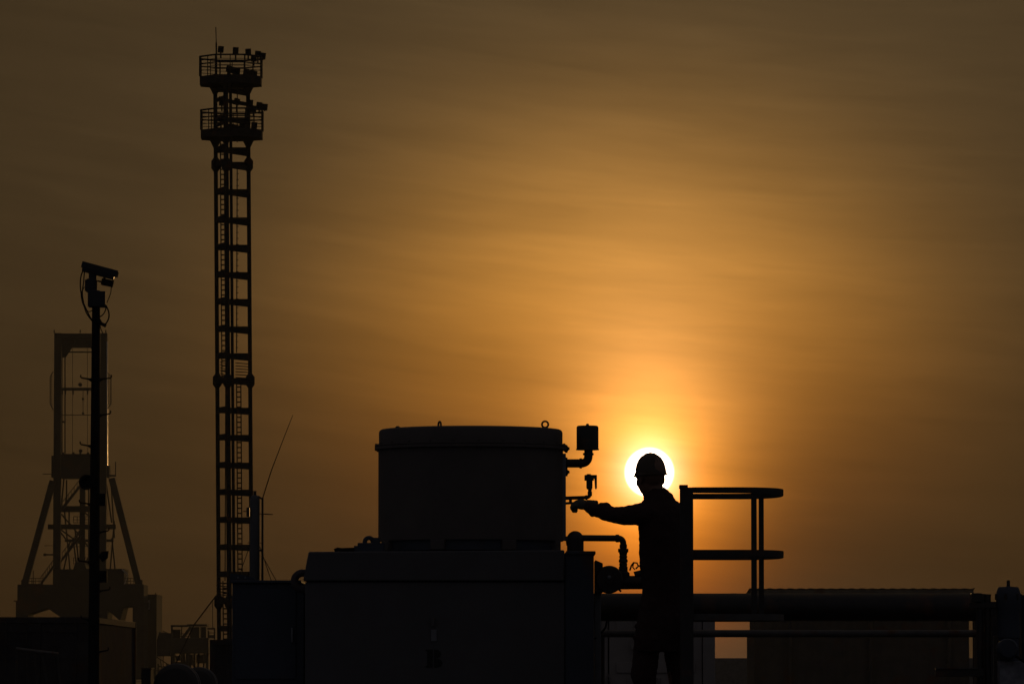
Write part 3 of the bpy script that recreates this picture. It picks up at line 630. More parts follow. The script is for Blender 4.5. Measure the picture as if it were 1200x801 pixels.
# ------------------------------------------------------------------ machine housing, tank
YK = 31.0
o = thing('machine_housing', 'wide steel machine housing marked B, under the round tank', 'housing', (at(530, 700, 31).x, 32.0, DZ))
m = MB(); m.pbox(357.5, 681.5, 661.5, 800, YK, YK+1.25, z0=DZ); m.build('body', M_BOX, o, 0.006)
m = MB(); m.pprism([(361.5, 646), (661.5, 644), (661.5, 680.2), (355.2, 680.2)], YK-0.02, YK+1.27); m.build('hood', M_BOX, o, 0.008)
m = MB(); m.pbox(662.0, 646.5, 696, 800, YK+0.012, YK+1.2, z0=DZ); m.pbox(664, 645.2, 698, 649.4, YK, YK+1.21); m.build('end_column', M_CAB, o, 0.005)
m = MB(); m.pbox(696.6, 694.5, 704.2, 800, YK+0.2, YK+0.3, z0=DZ); m.build('corner_post', M_STEEL, o, 0.004)
m = MB(); pl = at(508.5, 745, YK); m.pbox(505.2, 737, 511.6, 750.6, YK-0.008, YK-0.001); m.build('label_plate', M_PLATE, o)
m = MB(); m.strut(at(507, 722, YK-0.012), at(507, 733, YK-0.012), 0.02, 0.02); m.build('latch', M_BOX, o)
def stencil_B():                                                       # serif stencil letter, real raised paint film
    m = MB(); s_ = S(YK); p = at(498.6, 781.5, YK); ox, oz = p.x, p.z; W, H = 20*s_, 21*s_
    def pr(pts): m.prism([(ox + a*W, oz + b*H) for a, b in pts], YK-0.004, YK-0.0008)
    pr([(0, 0), (0.42, 0), (0.42, 1), (0, 1), (0, 0.93), (0.1, 0.9), (0.1, 0.1), (0, 0.07)])
    bowl = lambda cz, rr, w: [(0.5 + w*math.sin(t)*1.0, cz + rr*math.cos(t)) for t in [math.pi*k/10 for k in range(11)]]
    pr([(0.5, 0.52)] + [(0.5, 1.0)] + [(0.62 + 0.28*math.sin(t), 0.76 + 0.24*math.cos(t)) for t in [math.pi*k/10 for k in range(11)]])
    pr([(0.5, 0.0)] + [(0.5, 0.5)] + [(0.62 + 0.36*math.sin(t), 0.25 + 0.25*math.cos(t)) for t in [math.pi*k/10 for k in range(11)]])
    return m
stencil_B().build('stencil_letter', M_LETTER, o)
# lugs and loops on the hood
m = MB(); m.torus(at(354.6, 680.5, YK+0.1), 9.6*S(YK), 4.6*S(YK)); m.build('lifting_ring', M_CAB, o)
m = MB(); m.torus(at(432.3, 634.6, YK+0.25), 4.8*S(YK), 2.7*S(YK)); m.pbox(419, 635.6, 450, 645.9, YK+0.2, YK+0.32); m.pbox(414.8, 639, 419.5, 645.9, YK+0.2, YK+0.3); m.pbox(437, 629.5, 445, 636, YK+0.2, YK+0.3); m.build('lifting_lug', M_CAB, o, 0.003)
m = MB(); m.tube([at(392, 645, YK+0.2), at(396, 643.2, YK+0.2), at(400, 644, YK+0.2), at(415, 643.5, YK+0.2)], 0.012, 8); m.build('hose', M_BLACK, o)

YA = 31.62; xk = at(551.6, 560, YA).x; rk = 108.3*S(YA); yn = YA - rk
o = thing('storage_tank', 'big round lidded tank with lifting eyes, standing on the machine housing', 'tank', (xk, YA, at(551, 645, YK).z))
zt = at(551.5, 498.0, yn).z; zf = at(551.5, 523.4, YA).z; zb = at(551.5, 634, YA).z; zh = at(551, 644.0, YK).z + 0.004
m = MB(); m.lathe((xk, YA, 0), [(rk, zb), (rk, zf-0.02)], 96); m.build('shell', M_TANK, o)
m = MB(); m.lathe((xk, YA, 0), [(rk-0.003, zf+0.012), (rk-0.003, zt-0.02), (rk-0.008, zt-0.008), (rk-0.018, zt-0.002), (rk-0.035, zt)], 96); m.build('lid', M_TANK, o)
m = MB(); m.lathe((xk, YA, 0), [(rk-0.01, zf-0.0195), (rk+0.022, zf-0.0195), (rk+0.022, zf-0.003), (rk+0.016, zf-0.001), (rk+0.022, zf+0.001), (rk+0.022, zf+0.0115), (rk-0.01, zf+0.0115)], 96)
fl = m.build('flange', M_TANK, o)
for k in range(24):
    a = 2*math.pi*(k+0.35)/24; m = MB(); c = Vector((xk + (rk+0.014)*math.cos(a), YA + (rk+0.014)*math.sin(a), zf)); m.cyl(c + Vector((0, 0, -0.026)), c + Vector((0, 0, 0.017)), 0.007, None, 6); m.build('bolt', M_PIPE, fl)
m = MB(); m.lathe((xk, YA, 0), [(rk*0.965, zh), (rk*0.965, zb+0.01)], 72); m.build('plinth', M_CAB, o)
for k in range(8):
    a = 2*math.pi*(k+0.55)/8; c = Vector((xk + (rk-0.03)*math.cos(a), YA + (rk-0.03)*math.sin(a), 0)); Mx = Matrix.Translation(c) @ Matrix.Rotation(a, 4, 'Z')
    m = MB(); m.box(-0.04, -0.045, zh, 0.035, 0.045, zb-0.001, Mx); m.build('foot', M_TANK, o, 0.004)
for px, py, rr, yaw in ((515.2, 496.5, 5.0, 65), (638.8, 499.5, 4.5, 0)):
    c = at(px, py, yn+0.35 if yaw else yn + 0.3); axv = Vector((math.sin(R(yaw)), math.cos(R(yaw)), 0))
    c.z = zt + 0.019
    m = MB(); m.torus(c, 0.019, 0.006, axv, 20, 8); m.cyl((c.x, c.y, zt-0.005), (c.x, c.y, zt+0.006), 0.012, None, 10); m.build('lifting_eye', M_PIPE, o)
m = MB(); c = at(466, 502, yn+0.3); m.sphere((c.x, c.y, zt), (0.014, 0.014, 0.01)); m.build('lid_knob', M_PIPE, o)
Yp = YA                                                                   # pipework on the tank's right flank
def tb(px, py, d=0): return at(px, py, Yp + d)
m = MB(); m.pbox(657.5, 531, 663.2, 633, Yp-0.07, Yp+0.03); m.build('side_strip', M_STEEL, o, 0.003)
for y in (525.6, 553.0):
    m = MB(); c = tb(663.6, y, -0.02); m.sphere(c, (0.016, 0.02, 0.018)); m.cyl(c, c + Vector((0.02, 0, 0.003)), 0.009, None, 6); m.cyl(c + Vector((0, 0, -.024)), c + Vector((0, 0, .022)), 0.008, None, 8); m.build('clamp_bolt', M_PIPE, o)
def elbow(c0, c1, c2, r, n=8):                                            # straight - rounded corner - straight
    c0, c1, c2 = Vector(c0), Vector(c1), Vector(c2); a = (c0-c1).normalized(); b_ = (c2-c1).normalized(); rad = r*1.9
    P0, P2 = c1 + a*rad, c1 + b_*rad
    return [c0] + [P0*(1-t)**2 + c1*2*t*(1-t) + P2*t*t for t in [k/n for k in range(n+1)]] + [c2]
vp = MB(); vp.tube(elbow(tb(655, 542.6), tb(689.6, 542.6), tb(689.6, 526), 5.0*S(Yp)), 5.0*S(Yp), 16)
vp.cyl(tb(662, 542.6), tb(665, 542.6), 7.0*S(Yp), None, 16); vp.cyl(tb(679, 542.6), tb(682, 542.6), 6.0*S(Yp), None, 16); vp.cyl(tb(689.4, 533), tb(689.4, 530.5), 6.3*S(Yp), None, 16)
vent = vp.build('vent_pipe', M_PIPE, o)
s_ = S(Yp); c = tb(688.5, 527)
m = MB(); m.lathe(c, [(13.6*s_, 0), (13.6*s_, 1.2*s_), (12.9*s_, 1.4*s_), (12.9*s_, 26.6*s_), (12.4*s_, 27.8*s_), (11.2*s_, 28.5*s_), (2*s_, 28.8*s_), (1.4*s_, 30.8*s_), (0.4*s_, 31*s_)], 32); m.build('vent_cap', M_PIPE, vent)
m = MB(); m.tube(elbow(tb(655, 583.6), tb(691.2, 582.4), tb(691.2, 570), 2.2*s_), 2.2*s_, 12); m.cyl(tb(686, 582.7), tb(688.2, 582.6), 3.0*s_, None, 12); m.cyl(tb(688.6, 578.4), tb(693.8, 578.4), 2.6*s_, None, 12)
dp = m.build('drain_pipe', M_PIPE, o)
m = MB(); m.cyl(tb(668.5, 584, -0.02), tb(668.5, 589, -0.02), 1.8*s_, None, 10); m.tube([tb(662, 589.5, -0.02), tb(668.5, 589, -0.02), tb(676, 590, -0.02), tb(682, 591.5, -0.02)], 1.5*s_, 8); m.build('valve_lever', M_PIPE, dp)
m = MB(); m.pbox(687.2, 559, 694.4, 571.2, Yp-0.022, Yp+0.022); m.pbox(685, 556, 696, 562.6, Yp-0.026, Yp+0.026); m.cyl(tb(690, 556.2), tb(690, 555), 2.6*s_, None, 10); m.pprism([(695.5, 556), (699.6, 556), (699.6, 571.4), (698.5, 573.4), (697.2, 571.4), (696.6, 561), (695.5, 559)], Yp-0.012, Yp+0.012); m.cyl(tb(690.8, 571), tb(690.8, 573), 3.4*s_, None, 10)
m.build('gauge_valve', M_PIPE, dp, 0.003)
# lower pipework and blower
o = thing('blower_unit', 'motor drum with valve pipework, between the housing and the worker', 'blower', (at(714, 690, YK).x, YK+0.35, DZ))
def tb2(px, py, d=0): return at(px, py, YK + 0.35 + d)
s_ = S(YK+0.35)
m = MB(); m.tube([tb2(674.2, 650), tb2(674.2, 632)], [9.8*s_, 9.8*s_], 24); m.sphere(tb2(674.0, 631.5), 9.9*s_); m.cyl(tb2(674.2, 650), tb2(674.2, 645.2), 11*s_, None, 24); m.cyl(tb2(663, 633.5), tb2(674, 632), 5.5*s_, None, 16); m.build('dome_elbow', M_PIPE, o)
m = MB(); m.tube(elbow(tb2(678, 630), tb2(730.4, 630.4), tb2(730.4, 645), 3.7*s_, 10), 3.7*s_, 16); m.cyl(tb2(721.5, 630.4), tb2(725.5, 630.4), 4.6*s_, None, 16); m.cyl(tb2(730.4, 637.5), tb2(730.4, 642), 4.4*s_, None, 16); m.build('pipe_run', M_PIPE, o)
m = MB(); m.lathe(tb2(730.4, 690), [(7.5*s_, 0), (7.5*s_, 19*s_), (5.2*s_, 21*s_), (5.2*s_, 26*s_), (4.3*s_, 27*s_), (4.9*s_, 29*s_), (4.3*s_, 31*s_), (5.3*s_, 32*s_), (5.3*s_, 34*s_), (4.2*s_, 36*s_), (4.9*s_, 38*s_), (4.2*s_, 40*s_), (4.8*s_, 42*s_), (4.8*s_, 43*s_), (6.1*s_, 43.4*s_), (6.1*s_, 47.4*s_), (4.5*s_, 47.6*s_)], 24); m.build('valve_body', M_PIPE, o)
m = MB(); m.cyl(tb2(697, 682), tb2(762, 682), 8.0*s_, None, 20); m.cyl(tb2(744, 674), tb2(752, 671), 5*s_, 4*s_, 12); m.build('manifold', M_PIPE, o)
m = MB(); m.tube([tb2(738, 668), tb2(740, 662), tb2(742.5, 658.8), tb2(746.5, 659.2), tb2(748, 663), tb2(745, 666)], 1.0*s_, 8); m.tube([tb2(742.5, 659), tb2(741.5, 664), tb2(744, 667)], 0.8*s_, 6); m.tube([tb2(748, 662), tb2(751, 664), tb2(752, 670)], 0.9*s_, 6); m.build('valve_handle', M_PIPE, o)
m = MB(); c = at(714, 678.5, YK+0.05); m.lathe(c, [(1*s_, -0.02), (4.6*s_, -0.018), (5*s_, 0.0), (14.5*s_, 0.004), (16.2*s_, 0.02), (16.2*s_, 0.08), (15*s_, 0.1), (15*s_, 0.4), (12*s_, 0.42)], 36, 'Y'); dr = m.build('motor_drum', M_PIPE, o)
m = MB(); m.sphere(c + Vector((0.0, -0.02, 0.012)), (0.012, 0.008, 0.012)); m.build('drum_highlight', M_STEEL, dr)  # small pale knob set off-centre as the highlight on the drum face
m = MB(); m.pprism([(697.5, 655.5), (706.5, 659.5), (706.5, 694), (697.5, 694)], YK+0.08, YK+0.5); m.build('motor_bracket', M_PIPE, o, 0.004)
m = MB(); m.strut(at(725, 690, YK+0.05), at(728, 692.6, YK+0.05), 0.012); m.build('drain_plug', M_PIPE, o)
m = MB(); pts = [at(711, 728, YK+0.3), at(709.5, 735, YK+0.25), at(703, 743, YK+0.22), at(697, 748, YK+0.2)]; m.tube(pts, 0.006, 8); m.build('drain_hose', M_BLACK, o)

# ------------------------------------------------------------------ cabinet on the left with stack and antenna
YL = 31.3
o = thing('equipment_cabinet', 'dark blue-black steel cabinet at the left of the machine housing', 'cabinet', (at(311, 720, YL).x, YL+0.5, DZ))
m = MB(); m.pbox(272, 683, 356.6, 800, YL, YL+0.95, z0=DZ); m.build('body', M_CAB, o, 0.006)
m = MB(); m.pbox(269.8, 679.4, 353, 682.8, YL-0.02, YL+0.97); m.build('top_plate', M_CAB, o, 0.004)
m = MB(); m.pbox(275, 690, 347, 795, YL-0.008, YL-0.001); dd = m.build('door', M_CAB, o, 0.003)
m = MB(); m.pbox(341, 735, 343.5, 752, YL-0.03, YL-0.009); m.build('handle', M_STEEL, dd, 0.003)
m = MB(); m.pprism([(269.5, 671.4), (284, 672.8), (297, 676.4), (299.5, 679.2), (269.5, 679.2)], YL+0.2, YL+0.26); br = m.build('top_bracket', M_CAB, o)
for x in (279, 287.5): m = MB(); m.lathe(at(x, 676.2, YL+0.2), [(1.0*S(YL), -0.004), (1.2*S(YL), -0.001)], 10, 'Y'); m.build('bolt', M_STEEL, br)
sL = S(YL)
o = thing('exhaust_stack', 'short bluish grey stack with a narrow cap, on top of the cabinet beside the tower', 'stack', (at(298, 679, YL+0.4).x, YL+0.4, at(298, 679.4, YL).z))
c = at(298.3, 679.2, YL+0.4); c.z = at(298, 679.4, YL-0.02).z + 0.001
H = at(298, 575, YL+0.4).z - c.z
m = MB(); m.lathe(c, [(6.0*sL, 0), (5.8*sL, H-9*sL), (4.2*sL, H-6*sL), (1.9*sL, H-4.6*sL)], 24); m.build('body', mat('stack_paint', (0.10, 0.098, 0.10), 0.6, 0, 0.2, 6, 0.1, 0.2), o)
m = MB(); m.lathe(c, [(1.8*sL, H-4.55*sL), (1.8*sL, H-1*sL), (2.1*sL, H-0.9*sL), (2.1*sL, H)], 16); m.build('cap', M_PIPE, o)
m = MB(); m.pbox(288.8, 594, 292.2, 605, YL+0.37, YL+0.43); m.strut(at(285, 598.5, YL+0.4), at(289, 599, YL+0.4), 0.005); m.build('side_box', M_PIPE, o, 0.002)
o = thing('antenna_mast', 'thin mast with a leaning whip and stay wires, beside the grey stack', 'antenna', (at(307.5, 679, YL+0.4).x, YL+0.4, c.z))
def W(px, py, d=0.4): return at(px, py, YL + d)
zc0 = c.z
def onroof(px, d): p = at(px, 679, YL+d); return Vector((p.x, YL+d, zc0))
m = MB(); m.cyl((W(307.6, 640).x, YL+0.4, zc0), W(307.6, 583), 1.3*sL, 1.2*sL, 10); m.build('mast', M_PIPE, o)
m = MB(); m.tube([W(307.6, 584), W(318, 551), W(331, 517), W(343.2, 486)], [0.0034, 0.003, 0.0025, 0.0016], 6); m.build('whip', M_BLACK, o)
m = MB(); m.tube([W(302, 601.6), W(312, 602), W(319.8, 602.4)], [0.003, 0.0034, 0.0028], 6); m.tube([W(302, 581), W(307.6, 584.5)], 0.006, 6); m.tube([W(290, 635.6), W(308, 635.8)], 0.0022, 6); m.tube([W(303, 644), W(307.6, 645)], 0.006, 6); m.build('cross_arm', M_PIPE, o)
for a in ((304.5, 640, 318, .25), (308, 652, 324.5, .6), (291, 644, 278, .2)): m = MB(); m.tube([W(a[0], a[1]), onroof(a[2], a[3])], 0.0022, 6); m.build('stay_wire', M_BLACK, o)

# ------------------------------------------------------------------ thick pipe, hand rail, pipe stands, actuator
YR = 33.2
o = thing('pipeline', 'thick dark horizontal pipe running right behind the worker', 'pipe', (at(900, 710, YR).x, YR, DZ))
rp = 16.2*S(YR); zc = at(900, 711, YR).z
m = MB(); m.cyl((at(600, 710, YR).x, YR, zc), (at(1146, 710, YR).x, YR, zc), rp, None, 40); m.build('pipe', M_PIPE, o)
for px in (860, 1128):
    m = MB(); x = at(px, 710, YR).x; m.lathe((x, YR, zc), [(rp-0.01, -0.02), (rp+0.001, -0.02), (rp+0.001, 0.02), (rp-0.01, 0.02)], 40, 'X'); m.build('weld_band', M_PIPE, o)
for px in (640, 1148.5):
    m = MB(); x = at(px, 710, YR).x; m.box(x-0.035, YR-0.05, DZ, x+0.035, YR+0.05, zc-rp*0.55 if px < 1000 else zc + rp*0.96); m.build('support', M_PIPE, o, 0.004)
YQ = 32.7
o = thing('pipe_rail', 'slim horizontal rail on end posts, below the thick pipe', 'rail', (at(900, 742, YQ).x, YQ, DZ))
zq = at(900, 741.8, YQ).z; m = MB(); m.cyl((at(704, 742, YQ).x, YQ, zq), (at(1150, 742, YQ).x, YQ, zq), 4.3*S(YQ), None, 16); m.build('rail', M_RAIL2, o)
for px in (706.3, 1146.5):
    m = MB(); x = at(px, 770, YQ).x; m.cyl((x, YQ, DZ), (x, YQ, zq), 2.2*S(YQ) if px < 800 else 3.0*S(YQ), None, 14); m.build('post', M_RAIL, o)
YV = 32.2; sV = S(YV)
o = thing('panel_wall', 'dark flat wall behind the pipe stand and actuator, at the right edge', 'wall', gpt(1200, 770, 80))
m = MB(); m.pbox(1141.4, 706, 1330, 800, 80, 80.25, z0=0.0); m.build('panel', M_CONT, o, 0.01)
m = MB(); m.pbox(1141.0, 704.4, 1331, 706, 79.96, 80.29); m.build('coping', M_CONT, o, 0.01)
o = thing('pipe_stand', 'pair of dark upright pipes with blank ends, left of the domed actuator', 'pipe stand', (at(1152, 780, YV).x, YV, DZ))
for px, w, y0 in ((1148, 4.2, 705), (1157.2, 3.9, 697)):
    m = MB(); p = at(px, y0, YV); m.cyl((p.x, YV, DZ), p, w*sV, None, 20); m.cyl(p, p + Vector((0, 0, 0.006)), (w+0.5)*sV, None, 20); m.build('riser', M_PIPE, o)
m = MB(); m.pbox(1139.2, 694.4, 1151, 704.6, YV-0.05, YV+0.06); m.build('end_block', M_PIPE, o, 0.003)
m = MB(); m.pbox(1136, 705.4, 1168, 712, YV-0.03, YV+0.03); m.pbox(1160.8, 704.6, 1168, 722, YV-0.02, YV+0.035); m.build('tie_plate', M_PIPE, o, 0.003)
m = MB(); m.pbox(1096.8, 783, 1152.4, 792.2, YV-0.12, YV-0.04); br = m.build('side_bracket', M_PIPE, o, 0.004)
m = MB(); m.pbox(1096.8, 781.6, 1146, 782.9, YV-0.13, YV-0.03); m.build('top_strip', M_RAIL2, br)
o = thing('valve_actuator', 'domed valve actuator with a stub shaft at the right edge', 'actuator', (at(1182, 780, YV).x, YV, DZ))
c = at(1182, 744.5, YV)
m = MB(); m.lathe(c, [(12*sV, -30*sV), (12*sV, -3*sV), (13.4*sV, -2*sV), (13.4*sV, 4*sV), (13.6*sV, 30*sV), (14.6*sV, 33*sV), (14.6*sV, 44*sV), (14.2*sV, 50*sV), (12.8*sV, 54.5*sV), (11.4*sV, 57*sV), (3*sV, 57.6*sV)], 32); m.build('dome', M_CAB, o)
m = MB(); m.lathe(c, [(2.4*sV, 57.5*sV), (2.0*sV, 60*sV), (2.0*sV, 64.3*sV), (1.4*sV, 65*sV)], 14); m.build('shaft', M_PIPE, o)
for k in range(6):
    a = k*math.pi/3+0.2; m = MB(); q = c + Vector((14.9*sV*math.cos(a), 14.9*sV*math.sin(a), 42*sV)); m.cyl(q, q + Vector((0, 0, 7*sV)), 1.5*sV, None, 6); m.build('bolt', M_PIPE, o)
m = MB(); c1 = at(1180.5, 760, YV-0.1); m.lathe(c1, [(2*sV, -0.09), (9.5*sV, -0.088), (11.8*sV, -0.075), (12.2*sV, -0.06), (12.2*sV, 0.1), (10*sV, 0.12)], 32, 'Y'); gb = m.build('gear_case', M_CAB, o)
m = MB(); m.tube(arc(at(1180.5, 760, YV-0.19), (11.6*sV, 0, 0), (0, 0, 11.6*sV), R(15), R(150), 14), 0.003, 6); m.build('rim_light_arc', M_STEEL, gb)  # pale steel arc modelled for the rim light along the case edge
m = MB(); m.pbox(1171.5, 774, 1206, 800, YV-0.06, YV+0.3, z0=DZ); m.build('pedestal', mat('pale_pedestal_paint', (0.26, 0.26, 0.3), 0.65, 0, 0.45, 14, 0.2, 0.5), o, 0.004)
m = MB(); m.pbox(1164.5, 744, 1168.4, 780, YV+0.1, YV+0.14, z0=DZ); m.build('light_sliver', M_CONC, o)  # pale strip added as the sliver of light left of the actuator
m = MB(); m.tube([at(1190, 768, YV-0.15), at(1196, 772, YV-0.18), at(1203, 777, YV-0.12), at(1210, 778, YV)], 0.008, 8); m.build('conduit', M_BLACK, o)
m = MB(); m.pbox(1197.2, 696.5, 1212, 780, YV+0.1, YV+0.25, z0=DZ); m.build('side_frame', M_PIPE, o, 0.004)

# ------------------------------------------------------------------ guard basket on its column
YN, YFf = 30.15, 31.25; sN = S(YN); YMd = (YN+YFf)/2; ryy = (YFf-YN)/2
o = thing('guard_basket', 'rounded guard rail basket on a square column, right of the worker', 'guard rail', (at(804, 760, YN).x, YN, DZ))
m = MB(); m.pbox(797.2, 570.5, 812.6, 800, YN-0.03, YN+0.05, z0=DZ); m.build('column', M_RAIL, o, 0.004)
m = MB(); m.pbox(796.2, 567.6, 806.2, 572, YN-0.036, YN+0.056); m.pbox(796.6, 572.2, 799, 590, YN-0.034, YN-0.031); m.build('column_cap', M_RAIL, o, 0.002)
xfp = at(806, 650, YFf).x; m = MB(); m.box(xfp-0.03, YFf-0.03, DZ, xfp+0.03, YFf+0.03, at(806, 578.5, YFf).z); m.build('rear_column', M_RAIL, o, 0.004)
xst, xcn, xend = at(811.5, 650, YN).x, at(856, 650, YMd).x, at(917.6, 650, YMd).x; rxx = xend - xcn
def loop_pts(inset=0.0, n=26):
    pts = [(xst, YN+inset)]
    for k in range(n+1):
        a = -math.pi/2 + math.pi*k/n
        ca, sa = math.cos(a), math.sin(a)
        ex = 2/2.6
        pts.append((xcn + (rxx-inset)*abs(ca)**ex, YMd + (ryy-inset)*math.copysign(abs(sa)**ex, sa)))
    pts.append((xfp+0.03, YFf-inset)); return pts
def strap(z0, z1, t=0.008):
    m = MB(); a = loop_pts(0); b_ = loop_pts(t); V4 = []
    for (x, y), (x2, y2) in zip(a, b_): V4.append([m.b.verts.new(q) for q in ((x, y, z0), (x, y, z1), (x2, y2, z1), (x2, y2, z0))])
    for p, q in zip(V4, V4[1:]):
        for k in range(4): m.face([p[k], p[(k+1) % 4], q[(k+1) % 4], q[k]])
    m.face(V4[0]); m.face(V4[-1][::-1]); return m
zA1, zA0 = at(850, 570.4, YN).z, at(850, 577.4, YN).z
strap(zA0, zA1).build('top_rail', M_RAIL, o)
zB1, zB0 = at(850, 643.6, YN).z, at(850, 651.2, YN).z
strap(zB0, zB1).build('mid_rail', M_RAIL, o)
zD1, zD0 = at(850, 718.6, YN).z, at(850, 726.0, YN).z
strap(zD0, zD1).build('toe_rail', M_RAIL2, o)
m = MB(); pp = loop_pts(0.01); a = [m.b.verts.new((x, y, zD0+0.006)) for x, y in pp]; b_ = [m.b.verts.new((x, y, zD0+0.012)) for x, y in pp]
m.face(a[::-1]); m.face(b_)
for i in range(len(pp)): j = (i+1) % len(pp); m.face([a[i], a[j], b_[j], b_[i]])
m.build('floor_plate', M_DECK, o)
for px, w, sgn in ((883.6, 6.6, -1), (892.2, 6.0, 1)):
    best = min(loop_pts(0.012, 200), key=lambda q: abs(q[0] - at(px, 650, YMd).x*q[1]/YMd) + (10 if (q[1]-YMd)*sgn < 0 else 0))
    m = MB(); x, y = best; x = at(px, 650, y).x; m.box(x - w*S(y)/2, y-0.004, zD0+0.013, x + w*S(y)/2, y+0.004, zA1-0.003)
    m.build('upright', M_RAIL, o, 0.001)

# ------------------------------------------------------------------ the worker
YW = 30.65; sW = S(YW)
def w(px, py, d=0.0): return at(px, py, YW + d)
wk = thing('person', 'worker in a hard hat reaching left to the tank valve, head against the sun', 'person', (w(775, 800).x, YW, DZ))
FY = R(40)                                                             # turned left and a little away from the camera
fd = Vector((-math.cos(FY), math.sin(FY), 0)); sdv = Vector((math.sin(FY), math.cos(FY), 0)); lf = -sdv
MF = Matrix((fd, lf, Vector((0, 0, 1)))).transposed()                 # columns: forward, left, up
PR = math.hypot(math.sin(FY), 0.62*math.cos(FY))
def loft(m, rows, n=28, ratio=0.62):
    rings = []
    for py, xl, xr in rows:
        c = w((xl+xr)/2, py); hw = (xr-xl)/2*sW; a = hw/PR; b_ = a*ratio
        rings.append([m.b.verts.new(c + sdv*a*math.cos(2*math.pi*k/n) + fd*b_*math.sin(2*math.pi*k/n)) for k in range(n)])
    for p, q in zip(rings, rings[1:]):
        for k in range(n): m.face([p[k], p[(k+1) % n], q[(k+1) % n], q[k]])
    m.face(rings[0][::-1]); m.face(rings[-1])
def chain(m, pts, n=14, jit=0):
    P_ = [p for p, r in pts]; r_ = [r for p, r in pts]
    for p, r in pts: m.sphere(p, r, None, n, 8)
    m.tube(P_, r_, n)
HYAW = R(62)
hfd = Vector((-math.cos(HYAW), math.sin(HYAW), 0)); hlf = -Vector((math.sin(HYAW), math.cos(HYAW), 0))
MH = Matrix((hfd, hlf, Vector((0, 0, 1)))).transposed()
def head_parts(m):
    hc = w(763.0, 557.0)
    q = lambda f, l, u: hc + hfd*f + hlf*l + Vector((0, 0, u))
    k = 1.0
    m.sphere(q(-0.012*k, 0, 0.03*k), (0.092*k, 0.077*k, 0.098*k), MH)             # skull
    m.sphere(q(0.022*k, 0, -0.04*k), (0.07*k, 0.068*k, 0.085*k), MH)            # face and jaw
    m.sphere(q(0.052*k, 0, -0.108*k), (0.024*k, 0.027*k, 0.02*k), MH)             # chin
    m.sphere(q(0.084*k, 0, -0.03*k), (0.017*k, 0.012*k, 0.024*k), MH)             # nose
    m.sphere(q(0.092*k, 0, -0.042*k), (0.012*k, 0.015*k, 0.009*k), MH)
    m.sphere(q(0.062*k, 0.012*k, 0.006*k), (0.034*k, 0.066*k, 0.03*k), MH)              # brow
    for s_ in (-1, 1):
        m.sphere(q(-0.008*k, s_*0.076*k, -0.022*k), (0.018*k, 0.009*k, 0.032*k), MH)   # ears
        m.sphere(q(0.05*k, s_*0.042*k, -0.04*k), (0.03*k, 0.026*k, 0.034*k), MH)    # cheeks
    m.sphere(q(0.078*k, 0, -0.074*k), (0.012*k, 0.026*k, 0.007*k), MH)            # lips
    m.sphere(q(0.077*k, 0, -0.085*k), (0.011*k, 0.022*k, 0.007*k), MH)
    m.tube([w(765.5, 562), w(768.5, 583), w(771, 596)], [0.05, 0.053, 0.065], 16)  # neck
    return q, k
A_ = -0.13                                                              # near (left) arm, on the camera's side
arm_mid = [(760, 603, 14.5, A_*0.7), (748, 602.5, 13, A_), (735, 604, 11, A_), (721, 603.2, 9.8, A_*0.9), (707, 599.2, 9.2, A_*0.6), (697, 597.0, 7.6, A_*0.3), (688.5, 593.2, 5.6, 0.05)]
HB = 0.14                                                               # depth of the gripping hand, on the valve handle
body = MB()
q_, kh = head_parts(body)
loft(body, [(586, 762, 784), (592, 756, 794), (602, 752, 800), (640, 754, 801), (690, 756, 800), (730, 752, 802), (762, 750, 802)])
chain(body, [(w(x, y, d_), r*0.72*sW) for x, y, r, d_ in arm_mid])
# far (right) arm hangs behind the torso
chain(body, [(w(789, 600, 0.12), 0.05), (w(797, 640, 0.17), 0.042), (w(797, 668, 0.16), 0.035), (w(788, 700, 0.1), 0.03), (w(783, 716, 0.06), 0.026)])
for xa_, xb_, xc_, d_ in ((759, 757, 754, -0.06), (791, 795, 799, 0.08)):
    chain(body, [(w(xa_, 750, d_), 0.075), (w(xb_, 800, d_), 0.055), (w(xc_, 850, d_), 0.045), (w(xc_, 878, d_), 0.038)])
def hand(m, wrist, palm_dir, up, side, curl, k=1.0, thumb=1, rm=1.0):
    palm_dir, up, side = palm_dir.normalized(), up.normalized(), side.normalized()    # side = across the knuckles
    pc = wrist + palm_dir*0.045*k
    Mh_ = Matrix((palm_dir, side, up)).transposed()
    m.sphere(pc, (0.05*k, 0.042*k, 0.016*k*rm), Mh_)
    m.tube([wrist - palm_dir*0.03*k, wrist + palm_dir*0.02*k], [0.026*k, 0.028*k], 12)
    for i, (o_, L_, r_) in enumerate(((-0.031, 0.072, 0.0088), (-0.0105, 0.08, 0.0092), (0.0105, 0.075, 0.0088), (0.030, 0.06, 0.008))):
        r_ = r_*(1 + (rm-1)*0.45)
        base = wrist + palm_dir*0.08*k + side*o_*k; p0 = base; dirv = palm_dir.copy(); pts = [(wrist + palm_dir*0.05*k + side*o_*0.8*k, r_*k*1.1), (p0, r_*k)]
        for j, f in enumerate((0.45, 0.32, 0.23)):
            ang = curl[j]; rot = Quaternion(side, ang); dirv = rot @ dirv; p0 = p0 + dirv*L_*f*k; pts.append((p0, r_*k*(0.95-0.08*j)))
        chain(m, pts, 8)
    tb_ = wrist + palm_dir*0.022*k - side*0.03*k*thumb
    chain(m, [(tb_, 0.013*k), (tb_ + (palm_dir*0.5 - side*thumb*0.5 - up*0.55).normalized()*0.036*k, 0.0105*k), (tb_ + (palm_dir*0.95 - side*thumb*0.35 - up*0.9).normalized()*0.066*k, 0.0088*k)], 8)
hw_ = w(690, 591.6, 0.05); hd_ = (w(672, 589.6, HB*0.6) - hw_)
